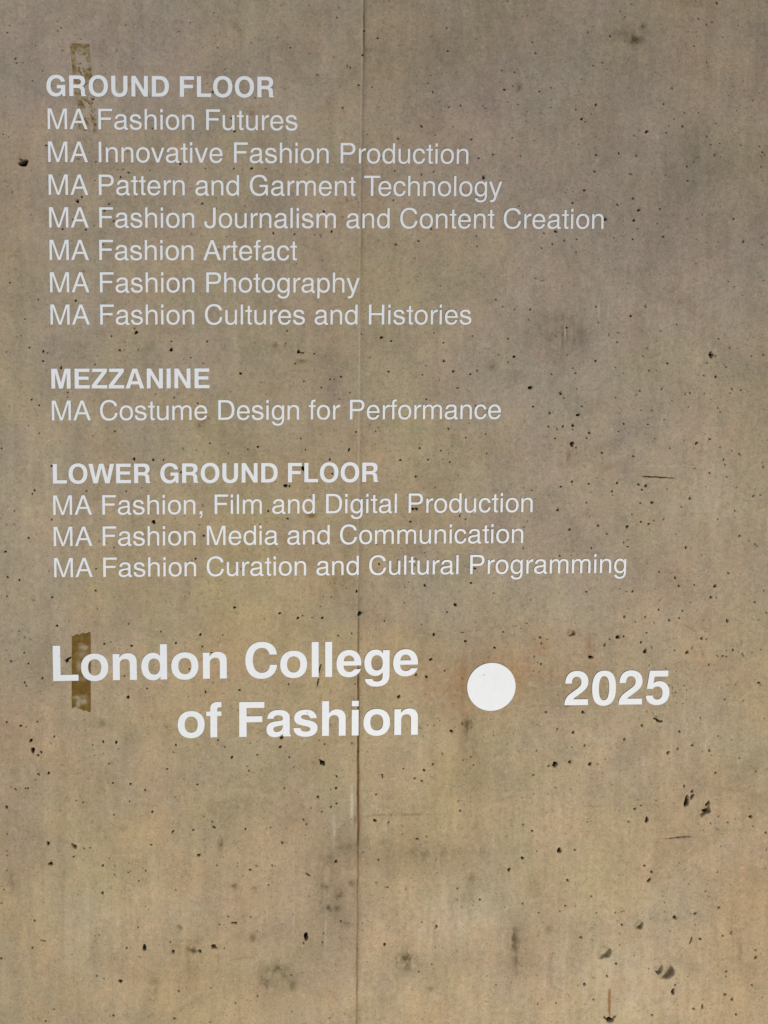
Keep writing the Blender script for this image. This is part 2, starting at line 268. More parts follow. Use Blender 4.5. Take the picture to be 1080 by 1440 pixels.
# ---------------------------------------------------------------- the concrete wall
# all positions below are millimetres on the wall: x to the right, z up from the topmost baseline
PITS = [(-78.8,131.9,1.71),(-73.6,146.6,1.28),(-62.2,78.2,2.14),(-59.9,68.9,1.72),(-46.3,69.5,1.29),(37.4,95.6,1.72),(172.3,149.1,1.72),(309.5,155.1,1.3),(360.1,176.2,1.73),(77.4,118.9,1.29),(-19.2,106,1.29),(-26.8,31.7,1.29),(-4.9,53,1.29),(368,104,1.73),(384.1,59.6,1.74),(386.8,126.3,1.3),(101.1,-5.5,3.02),(227.6,-65.2,2.17),(396.6,-43.5,2.18),(404.2,-70.8,2.62),(440.9,-148.7,3.5),(174.9,-114.3,1.3),(106.2,-136.5,1.73),(286.7,-139.8,2.62),(164.4,-151.8,1.3),(175.5,-158.7,3.04),(158.7,-168.3,2.17),(221.4,-153,1.31),(341.2,-149.6,1.31),(0.4,-102.2,2.59),(-91.1,-79.3,1.72),(-79.6,-85.7,1.29),(-85.4,-190.2,1.3),(-74.5,-201.1,1.73),(-33.3,-155.1,1.3),(65.6,-219.7,3.91),(74.9,-210.6,2.17),(103.2,-175.5,1.3),(133.2,-225.5,2.18),(122.9,-239.1,2.18),(143,-261.6,2.18),(-34.8,-248.6,1.3),(82.7,-279.9,2.18),(32.8,-279,1.74),(55,-258.3,1.74),(334.8,-223.4,1.75),(387.4,-293.9,1.32),(357.6,11.5,2.61),(345.9,29.7,1.3),(187.8,80.5,1.29),(286.2,136.8,1.3),(-82.9,-393.2,1.74),(-21.8,-429.6,1.75),(58.9,-431.6,2.62),(-51.1,-470.8,1.75),(189.4,-499.9,3.52),(185.9,-491.2,1.76),(135.4,-508.1,1.76),(264.9,-537.4,3.53),(265,-519.4,1.76),(153.1,-538.3,2.2),(193.2,-537.3,1.32),(-42.3,-532.4,1.75),(-12.8,-540.6,3.07),(-3.6,-544.2,1.75),(-13.6,-561.6,2.63),(-92.1,-541.6,1.75),(307.7,-554.4,1.77),(292.7,-556.4,1.33),(98.7,-569,1.76),(25.2,-576,3.07),(416.3,-589,2.66),(374.6,-469.3,2.65),(344,-519.5,1.77),(38.8,-629.4,1.76),(37.7,-639.7,1.76),(-39.5,-644.7,2.2),(270.5,-640.8,1.77),(-23.3,-657.6,1.76),(322.7,-653.4,1.77),(140.5,-714.9,1.77),(-106.6,-751.2,2.2),(-24.2,-718.5,1.76),(-47.1,-701.3,1.32),(348.9,-741.6,1.78),(318.7,-757.1,1.33),(389.5,-763.7,1.78),(432.3,-755,1.79),(182.4,-775.3,3.11),(223.9,-777.5,2.66),(246.8,-777.6,2.22),(2.1,-790.1,2.65),(285.6,-804.9,2.23),(67.8,-787.2,1.33),(77.4,-845.6,1.77),(-36.4,-843.5,2.21),(-41.7,-850.7,2.21),(164.1,-846.6,1.78),(-81.1,-888.1,1.77),(-0.1,-907.9,2.22),(-51,-948.4,2.22),(-102.3,-978.5,2.66),(224,-914.5,4.01),(334.6,-945.8,2.24),(135.9,-970.7,1.78),(96.2,-1017.9,1.78),(-98.1,-1034.8,2.66),(-72.3,-1041.3,2.22),(-7.5,-1022.3,1.33),(94.6,-1066.5,2.23),(-1,-1080.5,2.23),(-100.9,-1077.5,1.78),(159.9,-1022,2.23),(316.1,-996.8,2.24),(402.5,-1106.8,2.71),(97.8,-1107.8,1.34),(167.2,-1141.4,1.79),(8.5,-1144.2,2.68),(237.9,-1159.7,1.8),(325.8,-1167.5,2.71),(376,-1169,1.81),(271.5,-1185.6,2.25),(330,-1194.2,2.26),(351,-1208.4,2.26),(112.7,-1186.2,2.24),(126.9,-1182.1,1.79),(173,-1191,2.7),(-94.1,-1223,2.68),(-56.5,-1228.7,2.24),(-103.6,-1198.9,1.78),(-64.5,-1204.1,1.79),(29.9,-1223.2,3.58),(-25.7,-1262.2,2.24),(-64.6,-1271.4,2.24),(-61.5,-1279.4,1.79),(164.1,-1307.2,3.61),(206.5,-1287.8,1.8),(337,-1297.4,2.72),(412.8,-1293.9,2.72),(300.7,-1244.3,1.81),(156.1,-1259.4,2.25),(-75.6,-1368.9,2.69),(-63,-1371.8,1.8),(-38.2,-1360.2,2.25),(-105.9,-1360.5,2.24),(-53,-1403.2,4.5),(-49.2,-1424.8,4.95),(-37.8,-1436.9,2.7),(-30.8,-1429.4,2.7),(-1.3,-1394.7,2.25),(107.7,-1407.9,2.71),(136.7,-1409.4,3.16),(270.1,-1417.6,2.27),(364.7,-1407.5,2.27),(395.5,-1447,3.19),(263.7,-1433.8,1.82),(379.6,-1423.4,1.82),(120.4,-1457.9,2.26),(564.3,193.1,1.3),(623,169,1.74),(653.5,167.3,1.31),(523.9,105.1,2.18),(496.9,125.6,1.3),(581.7,48.6,2.18),(646.5,67.9,2.19),(652.7,64.5,2.19),(671.8,27.8,2.19),(637.3,-19.7,2.19),(682.8,141.9,2.18),(679.6,90.9,2.62),(712.5,126.8,2.62),(861.3,149.7,2.63),(925.3,127,1.76),(864,101.2,2.2),(700.6,24.5,1.75),(832.7,14.9,2.2),(822.7,32.8,1.32),(827.7,49.3,1.32),(982,61.3,1.76),(988.9,20.9,3.54),(893.9,-13.2,2.21),(947.2,-18.9,1.77),(808.8,-57.7,3.09),(839,-75.6,1.77),(692.1,-75.8,1.32),(758.1,-84,2.64),(918.2,-84.8,2.21),(965.9,-116.8,2.22),(934.4,-125,2.22),(836.3,-154.1,1.77),(946.4,-166.3,3.55),(810.5,-160.8,2.21),(752,-152.4,1.77),(471.7,-149,1.75),(749,-215,2.21),(720.3,-125.4,2.2),(640.1,-150.4,1.32),(614.6,-282.2,3.09),(597.8,-239.7,2.65),(487.7,-286.6,2.64),(534.1,-288.5,2.2),(577.9,-289.9,1.77),(832.7,-276.6,2.67),(756.7,-309.9,2.22),(805.4,-302.6,2.22),(735.9,204.4,1.75),(992.4,206.2,2.2),(558.4,-161.7,1.32),(1048,121,2.65),(1054.7,98.1,2.21),(1167.9,143.8,3.1),(1217.3,135.2,2.66),(1409.4,173.1,2.22),(1427.5,161.3,2.67),(1439.8,166.9,2.23),(1388.4,145.5,1.78),(1448.9,206.7,3.11),(1403.1,210.3,2.22),(1498.4,159.4,1.78),(1430.5,81.9,2.23),(1010,58,2.21),(1065.6,17.4,2.21),(1090.3,25.5,1.77),(1156.2,44,1.77),(1181.5,72.6,2.22),(1201.1,79.3,1.77),(1213.3,65.8,1.78),(1356,26.2,2.68),(1338.7,-7.6,1.79),(1189.2,-10,2.67),(1158.7,-40.3,3.11),(1166.6,-46.3,1.78),(1145.8,-20.2,1.78),(1179.2,-29.1,1.33),(1302.7,-66.2,4.02),(1275.3,-75.4,2.23),(1281.1,-117.4,2.68),(1192.8,-116.7,3.12),(1189.4,-152.2,2.68),(1267,-156.5,2.24),(1271.7,-158,1.79),(1381.9,-54.7,3.13),(1385.2,-25.4,1.79),(1362.6,-39.2,1.79),(1345.7,-68.5,1.79),(1455.6,-48.2,1.79),(1436.6,-76.1,2.69),(1445,-93.3,2.69),(1454.7,-115.6,3.15),(1512.3,-94,2.7),(1553,-96.4,2.7),(1560.3,-109,2.7),(1565.7,-114.6,1.8),(1558.2,-140.5,1.8),(1394,-140.2,2.25),(1396.5,-171.7,2.25),(1408.4,-130,1.8),(1346.7,-158.7,1.79),(1168.4,-192.3,3.13),(1142.9,-219.9,2.68),(1242,-223.1,2.69),(1276.2,-209.8,2.24),(1289.5,-234.7,3.14),(1279.6,-256.7,3.15),(1212.8,-252.8,6.28),(1331.9,-263.7,1.8),(1336.7,-232,2.25),(1235.4,-294.1,1.8),(1278,-297.6,2.25),(1345.8,-291.8,2.7),(1501.4,-253,2.26),(1524.7,-301.7,2.72),(1126.3,-300.5,2.69),(1099.8,-308.2,2.24),(1076.4,-316.9,2.69),(1107.1,-281.1,3.58),(1153.5,-297.9,2.24),(1081,-285.2,2.24),(1007.8,-81.3,2.22),(1567.4,-308.3,1.81),(1153.1,-325.5,1.8),(1242.3,-113,2.23),(1024.5,-226.8,1.78),(1248.4,175.2,1.33),(1200.1,-444.2,2.71),(1310.4,-442.7,3.62),(1278.2,-464.4,2.71),(1206.7,-479.4,1.81),(1136.2,-490.2,2.25),(1019.1,-450.4,1.8),(1053.8,-449.9,2.25),(1251.1,-501.2,1.81),(1249,-521.4,2.26),(1381.5,-483.1,1.82),(1346.4,-497.1,1.81),(1476.6,-514.8,2.28),(1460.7,-550.3,5.47),(1471.5,-552.4,2.28),(1501.8,-534.1,1.82),(1019.9,-553.3,3.15),(1138.1,-549.8,2.26),(1201.8,-562.9,2.26),(1316.7,-534.5,1.82),(1578.2,-549.9,2.29),(1551.5,-552.5,1.83),(1363.3,-568.4,2.27),(1322.3,-584.5,2.73),(1104.1,-591.9,2.26),(1157.5,-589.9,2.72),(1265.1,-589.6,1.82),(1446.2,-595.7,2.28),(1472.9,-597.8,3.2),(1057.1,-621.5,4.07),(1161.9,-624.3,2.27),(1125.1,-634.2,3.62),(1133.2,-643.6,2.27),(1064.2,-663.2,2.26),(1173.4,-663,2.72),(1101.6,-676.9,3.17),(1165.4,-681.9,4.54),(1154.2,-704.9,3.63),(1099.6,-707.3,2.72),(1119.3,-712.6,2.27),(1131.9,-706.9,2.27),(1153.9,-713.8,1.82),(1191.8,-721.8,2.73),(1186.2,-732.8,2.28),(1153.5,-746.4,5),(1162.7,-754.3,2.28),(1115,-733.6,1.82),(1268,-702.1,2.28),(1322.9,-703.4,2.28),(1302.2,-628.8,2.27),(1295.6,-637.7,1.82),(1351.6,-624.8,2.28),(1375.8,-650.5,1.82),(1331.1,-671.9,1.82),(1415.3,-633.8,2.74),(1405.2,-634.3,1.83),(1530.6,-627.8,2.29),(1510.2,-625.1,2.29),(1485.1,-676,1.83),(1463.5,-736.5,2.75),(1433.8,-745.4,3.67),(1405.7,-738.9,1.83),(1339.3,-734.5,1.83),(1374.1,-756.2,1.83),(1291.7,-773.8,2.74),(1221.6,-766.1,2.28),(1532.2,-770.1,3.68),(1514.8,-762.1,2.3),(1496.1,-782.1,2.3),(1499.7,-793.8,2.76),(1584.5,-787.8,2.3),(1587.1,-799.5,2.3),(1431.7,-800.9,2.29),(1465.9,-812.2,2.3),(1504.9,-821.4,2.3),(1154.8,-830.2,2.74),(1130,-841.2,2.28),(1192.8,-835.2,2.28),(1256.9,-833.4,2.74),(1305.2,-837.3,3.21),(1321.3,-840.1,3.21),(1313,-849.1,2.75),(1246.1,-851.9,2.74),(1246.9,-860.4,2.29),(1370.3,-847.8,1.84),(1336.8,-877.9,3.21),(1310.6,-878.8,2.75),(1422.5,-868.8,3.22),(1404.3,-888.3,2.3),(1566.7,-864.2,2.77),(1582.9,-862.2,1.85),(1124.2,-893.6,3.2),(1047.5,-842.9,1.82),(1065.2,-849.3,1.82),(1188.5,-877,1.83),(1292.5,-904.2,2.29),(1312.8,-921.3,2.3),(1330.7,-925.7,2.76),(1342.3,-918.3,1.84),(1363.7,-915.3,2.76),(1525.8,-897.6,2.31),(1538.5,-953.8,2.77),(1151.9,-937.4,3.2),(1216.4,-928.7,2.75),(1281.9,-931.8,3.67),(1236.7,-948,1.83),(1275.3,-967,1.84),(1284.7,-976.7,2.3),(1202.1,-979.3,2.29),(1047.9,-978.7,2.28),(1416.7,-979.7,2.77),(1560.5,-964.7,1.85),(1574.9,-972.8,1.85),(1487.6,-916,1.85),(1131.2,-996.4,2.75),(1357.4,-1034,2.31),(1394.5,-1047.7,3.23),(1403.1,-1066.6,2.77),(1438.3,-1064.7,2.31),(1486,-1067.3,3.71),(1477.1,-1093.1,3.25),(1490.1,-1094.3,1.86),(1515.9,-1038.4,2.32),(1598.2,-1079,2.33),(1578.5,-1104.8,2.33),(1606,-1129.4,2.79),(1193.1,-1078.3,2.76),(1298.2,-1078.1,2.77),(1284.1,-1078,1.84),(1281.3,-1135.6,2.77),(1306.5,-1147.2,1.85),(1328.4,-1137.1,2.31),(1358.7,-1120.1,2.31),(1383.8,-1144.7,2.78),(1406.4,-1139.5,2.78),(1413,-1123.8,2.32),(1349.3,-1150.3,1.85),(1516.8,-1147,3.72),(1266.8,-1182,4.62),(1280.3,-1180.5,2.31),(1237.5,-1199.5,3.24),(1248.6,-1186.7,1.85),(1320.7,-1194.4,2.78),(1333.1,-1172.9,2.32),(1330.5,-1215.1,4.64),(1398.3,-1213.6,2.32),(1426.7,-1218.3,4.18),(1437.8,-1208.1,2.79),(1459.4,-1186.6,3.72),(1470.3,-1188.8,2.33),(1532.1,-1213.9,2.8),(1508.6,-1227.8,2.8),(1554.2,-1222.8,2.8),(1517.4,-1229,1.86),(1477.6,-1247.1,2.33),(1340.6,-1247.3,1.86),(1378.8,-1254.8,1.86),(1206.3,-1227.4,5.09),(1090.4,-1181.3,2.76),(1106.7,-1185.8,1.84),(1093.4,-1194.9,2.3),(1078.3,-1224.5,2.3),(1093.2,-1241.9,2.31),(1594.8,-1290.4,3.28),(1598.3,-1295.4,1.87),(1540.8,-1293.6,1.87),(1517.4,-1327.3,2.81),(1559.6,-1331.6,1.87),(1191.4,-1353.5,3.25),(1106.8,-1352.5,2.31),(1363.2,-1374.8,4.2),(1354.9,-1370.3,2.33),(1372,-1377.1,3.27),(1328.1,-1385.9,3.26),(1133.6,-1392.2,2.78),(1170.7,-1399.8,3.25),(1288.1,-1417.7,2.8),(1414.7,-1401.2,2.8),(1445.8,-1433,2.81),(1197.5,-1430.3,2.79),(1485.6,-1446.2,3.28),(1389.9,-1449.9,3.74),(1411.6,-1441.4,2.81),(1164.1,-1468.3,3.72),(1129.9,-1473.9,5.58),(1115.3,-1477.6,2.79),(1210.5,-1473.9,4.19),(1501,-1498.3,2.82),(1080.9,-1497.4,1.86),(1554.9,-1465.3,1.88),(1595.5,-1496.3,2.35),(1462.4,-1370.5,1.87),(1504.8,-1412.3,1.87),(1087.4,-1441.5,2.32),(674.8,-1072.9,2.72),(502.8,-1120.5,2.71),(543.6,-1131.6,2.72),(554.2,-1126.8,1.81),(598.2,-1132.1,2.72),(574.9,-1131.3,1.36),(681.5,-1123.2,4.55),(664.3,-1168,1.82),(634,-1172.6,1.82),(897.2,-1105.3,3.65),(878.7,-1121.7,2.28),(827.8,-1060.8,2.73),(931.7,-1056.3,2.74),(821.9,-1148.6,1.83),(849.4,-1172,3.2),(920.8,-1188.3,2.75),(912,-1167.7,1.83),(987.6,-1203.5,3.22),(1006.3,-1167.6,2.3),(843.1,-1229,3.66),(834,-1268.4,3.67),(810.3,-1263.8,2.75),(875.1,-1254.8,2.29),(771.7,-1313.2,4.12),(892,-1393.5,3.69),(871.6,-1445.2,2.31),(523.3,-1281.7,2.27),(507.5,-1403.9,3.65),(504.4,-1425,3.2),(599.7,-1462.3,5.04),(525.2,-1448.7,2.29),(453.1,-1442.3,1.83),(632,-1493.9,2.76),(631.1,-1521.3,2.76),(735.8,-1492.6,2.76),(736.9,-1498.1,2.3),(722.7,-1538,2.3),(831.1,-1483,2.77),(850.9,-1469.5,2.77),(809.7,-1501.9,2.31),(826,-1507.6,2.31),(783.6,-1478.5,1.84),(589.8,-1541,3.22),(514.1,-1519.6,1.83),(604.9,-1419.8,1.83),(666.5,-1417.9,1.83),(724.7,-1012,2.27),(940.3,-1023.3,3.19),(-37.4,-1480.2,2.71),(-14.6,-1477.8,3.16),(-89.1,-1513.6,2.7),(-61.6,-1511.9,2.26),(-66.9,-1511.8,1.8),(-99.5,-1508.1,1.35),(-109.8,-1554.1,3.16),(167.6,-1505.4,2.72),(128.4,-1502.6,2.27),(200.4,-1519.4,2.27),(318.1,-1508.6,2.73),(165.1,-1545.1,1.82),(129.8,-1575.7,1.82),(216,-1570.5,2.73),(262.6,-1615.6,2.74),(308,-1613.5,2.28),(355.1,-1607.7,3.66),(350.8,-1595.5,2.29),(332.2,-1582.6,1.83),(425.8,-1613.2,2.29),(320.1,-1672.1,3.66),(-18.1,-1639.1,4.08),(39.7,-1646.6,6.81),(61.9,-1652.4,2.27),(74.7,-1651,1.82),(38.3,-1671.3,2.27),(213.3,-1646.1,2.28),(103.5,-1692.7,2.73),(-13.4,-1686.9,4.54),(-111.2,-1665.5,2.26),(-111,-1655.6,1.81),(-110.4,-1616.3,2.26),(-111.8,-1700.6,1.81),(436.4,-1708.2,2.76),(361.2,-1696.5,1.84),(200,-1706.4,1.83),(184.3,-1729.9,1.83),(102.3,-1756.6,3.2),(268.2,-1752.4,1.83),(-125.4,-1776.3,1.82),(-119.5,-1745,1.81),(-51.6,-1818,2.73),(-57.4,-1882.3,2.28),(-128.7,-1905.3,3.19),(181.8,-1838.5,2.29),(155.6,-1886.4,2.3),(260.9,-1896.8,3.68),(321.3,-1897.4,4.15),(254.6,-1874.4,2.3),(366.2,-1834.7,1.84),(386.2,-1816.7,1.84),(376.5,-1836,1.38),(140.4,-1963.2,4.6),(87.3,-1950.9,2.3),(103.3,-1958,1.84),(346.3,-1984.3,2.31),(272.8,-1990.6,2.77),(-11.4,-2027.8,2.75),(-30,-2055.5,2.3),(124,-2045.4,2.77),(262.7,-2055.1,2.78),(377.4,-1891.3,1.85),(402.6,-2022,1.86),(250.2,-1472.2,2.27),(433.9,-1478.6,2.28),(4,-1657,1.36),(46.3,-1541.7,1.81),(61.1,-1545.8,1.81),(118.1,-1675.3,1.37),(509,-1646.5,2.76),(631.5,-1692.1,3.7),(478.4,-1744.4,2.3),(486.5,-1699.1,1.84),(564.1,-1869.1,5.1),(558.2,-1882.5,2.32),(601.6,-1881.6,2.32),(530.1,-1957.7,2.32),(643.7,-1832.6,2.32),(744.7,-1890,3.73),(862.2,-1898.4,1.87),(853.9,-1939.4,1.87),(824,-1956.3,2.34),(863.8,-1849.6,2.8),(962.9,-1788.1,2.34),(911.2,-1760.9,2.33),(750,-1754.7,2.32),(791.9,-1761,1.86),(728.9,-1690.4,2.32),(816.7,-1642.6,2.78),(720,-1598.5,3.69),(838.3,-1637.4,1.86),(751.4,-1603.4,2.31),(1028.9,-1718.3,3.74),(951.9,-1854.6,1.87),(453.1,-2006.2,2.32),(618.8,-2062.8,1.87),(532.5,-2045.7,1.86),(914.6,-1578.8,2.32),(910.4,-1555.6,1.85),(574.4,-1566.5,1.84),(599.1,-1575.7,2.3),(632.4,-1557,2.3),(619.5,-1565,2.3),(557.3,-1593.2,2.76),(563.7,-1604.3,2.3),(561.7,-1629.7,1.84),(528.1,-1783.6,1.39),(571.3,-1772.2,1.39),(533.6,-1814.9,1.39),(1429.5,-1528.3,2.82),(1448.5,-1540.8,3.76),(1446.2,-1553.5,2.82),(1486.4,-1574.1,4.24),(1316.9,-1579.9,3.28),(1330.4,-1572.9,2.34),(1302.9,-1610.2,2.81),(1586,-1602.3,4.25),(1533.5,-1614.4,2.83),(1511,-1600.6,2.36),(1493.9,-1617.1,2.36),(1508.1,-1630.1,2.36),(1622.8,-1640.3,2.84),(1625.9,-1680.7,2.84),(1592.3,-1624.8,2.36),(1080.7,-1627.9,2.8),(1059.7,-1613.1,2.33),(1144,-1675,5.62),(1180.1,-1674.5,2.81),(1092,-1675.9,2.34),(1059.6,-1691.5,3.74),(1164.6,-1745.2,3.29),(1342.5,-1714.6,2.83),(1359.4,-1729.5,3.3),(1221,-1784.3,2.35),(1161,-1806.2,2.35),(1061.6,-1798.8,2.34),(1277.6,-1824.6,2.83),(1291.9,-1822.7,2.36),(1233.5,-1823.8,1.89),(1148.7,-1818.4,1.88),(1416.7,-1838.5,5.21),(1464.1,-1829.7,4.27),(1519.1,-1816.6,3.32),(1199,-1881.8,3.3),(1293.8,-1853.7,2.83),(1477.6,-1891.1,3.33),(1550,-1877.7,3.81),(1530.2,-1884.7,2.38),(1282.4,-1946.2,3.32),(1262,-1975.3,2.84),(1209.9,-1994.2,3.31),(1231.8,-2031.6,2.37),(1144.5,-2037.7,2.84),(1422.6,-2000.8,2.86),(1541.4,-1970.2,2.86),(1541.8,-1982.7,2.39),(1610,-1937.4,3.82),(1608.3,-1920.3,2.39),(1622,-1929.1,1.91),(1603.4,-2004.5,3.35),(1540.4,-2025.5,4.3),(1557.6,-2037.3,3.83),(1467.3,-2058.9,3.82),(1370.1,-2071.7,2.86),(1568.4,-2074.8,2.87),(1628.5,-2033.7,2.4),(1489.4,-2036.5,1.91),(1360.4,-2062.3,1.91),(1486.8,-1777.7,2.37),(1513,-1732.1,1.89),(1406.6,-1871.1,1.9),(1099.3,-1821.4,1.88),(1101.9,-2039.7,1.89),(1465.5,-1856.9,1.9),(543.6,-541.8,3.56),(549.8,-544.4,2.22),(554,-544.4,1.78),(577.9,-546.5,1.78),(536.3,-567.6,1.78),(514.9,-523.8,1.33),(518,-496.6,2.22),(637.1,-596.7,2.23),(613.1,-602.3,1.79),(555.2,-606.4,1.78),(621.9,-602.4,1.34),(593.8,-620.4,1.79),(657.1,-631.5,1.79),(633.7,-645.4,1.34),(725.7,-511.1,3.12),(747.2,-518.9,2.23),(863.4,-522.6,1.79),(841.7,-501.4,1.79),(864.4,-562.4,2.69),(885.2,-585.2,2.7),(923.2,-591.5,2.25),(938.8,-583.8,2.25),(895.7,-621.6,2.25),(826.6,-646.4,2.25),(742.1,-585.5,2.24),(824.2,-573.2,1.35),(817.1,-592.9,1.79),(701,-554.4,1.34),(655.8,-757,3.59),(559.3,-756.6,1.79),(549.3,-732,1.79),(613.4,-778.2,2.24),(454.2,-749.9,2.23),(770.2,-780.5,2.7),(812.6,-753.4,2.7),(859.6,-759.9,1.81),(876.4,-711.3,2.25),(959.5,-723.6,2.26),(915.2,-731.3,1.81),(880.6,-785.2,2.26),(804.9,-816.9,2.26),(831.4,-779.7,1.81),(962.3,-766.6,1.81),(793.8,-917.6,2.72),(520.4,-909,2.25),(477.3,-891.9,2.69),(515.5,-835.9,4.04),(524.4,-836.5,2.24),(554.8,-798.4,4.04),(618.8,-809.7,2.25),(799.3,-889.1,3.17),(807.3,-889.1,3.17),(671.3,-717.8,2.24),(681.8,-503.4,1.78),(1006.1,-513.9,2.25),(977.8,-428.8,2.24),(992.8,-444.2,1.79),(935.8,-661.3,2.71),(926.7,-508.2,1.79),(904,-905.5,2.27),(917.3,-912.5,1.82)]
OVALS = [(-48.7,-139.7,11.37,6.97,0),(-54.7,-132.2,3.33,1.82,-30),(1436.1,-1563.9,6.6,12.37,-12),(1448.9,-1553.3,7.42,3.63,50),(1485.8,-1571.3,4.96,7.43,0),(1481.4,-1587.9,8.26,4.96,-20),(352.6,-1886.3,4.21,5.83,-75),(-33.6,-1865.5,6.41,2.24,-10),(195.9,-1886.6,4.84,7.26,-5),(354.2,-1888,8.1,2.59,-32),(399.7,-1832,6.8,2.91,-5),(140.4,-1964.3,5.49,3.23,-50),(567.9,-1721.6,7.29,1.94,-40),(599.2,-1462,8.85,3.22,-50),(1353.9,-1748.4,7.61,2.81,45),(1456.1,-1894.1,2.67,8.33,-15),(1487.7,-2053.6,2.51,6.71,-5),(1271.3,-2081.5,8.34,7.51,0),(1259.5,-2076.1,5,2.5,-45),(1281.2,-2074.9,5.84,2.34,30),(1380,-1970.9,6.67,2,-50),(1418,-2016.1,4.68,7.69,-10),(1345,-1605.9,4.61,6.59,0),(563.5,-1866.9,4.88,8.95,0),(34.2,-1217.9,6.29,2.2,30),(27.8,-1222.7,3.14,2.2,0),(1130.4,-1473.4,7.5,3.92,35),(1363.2,-1374.2,8.18,2.62,-30),(-49.2,-1424.8,3.79,7.89,0),(1459.6,-549.5,4.8,7.2,5),(945.4,-165.8,2.49,4.99,15),(553.7,-798.4,1.89,5.51,20),(593.4,-1246.4,1.6,12.78,-15),(588.8,-1278.7,1.44,12.79,-12),(1347.6,-821.1,35.37,1.61,-3),(1420.5,-1648.8,29.75,1.65,4)]
BOWLS = [(1478,-1584.6,14.9,8),(1333.6,-1854.4,11.6,6),(1254,-1919,17.4,6.5),(1400,-1967.9,20.9,9),(1383.1,-1962.4,11.7,6),(1159.7,-1171.2,9.7,4)]
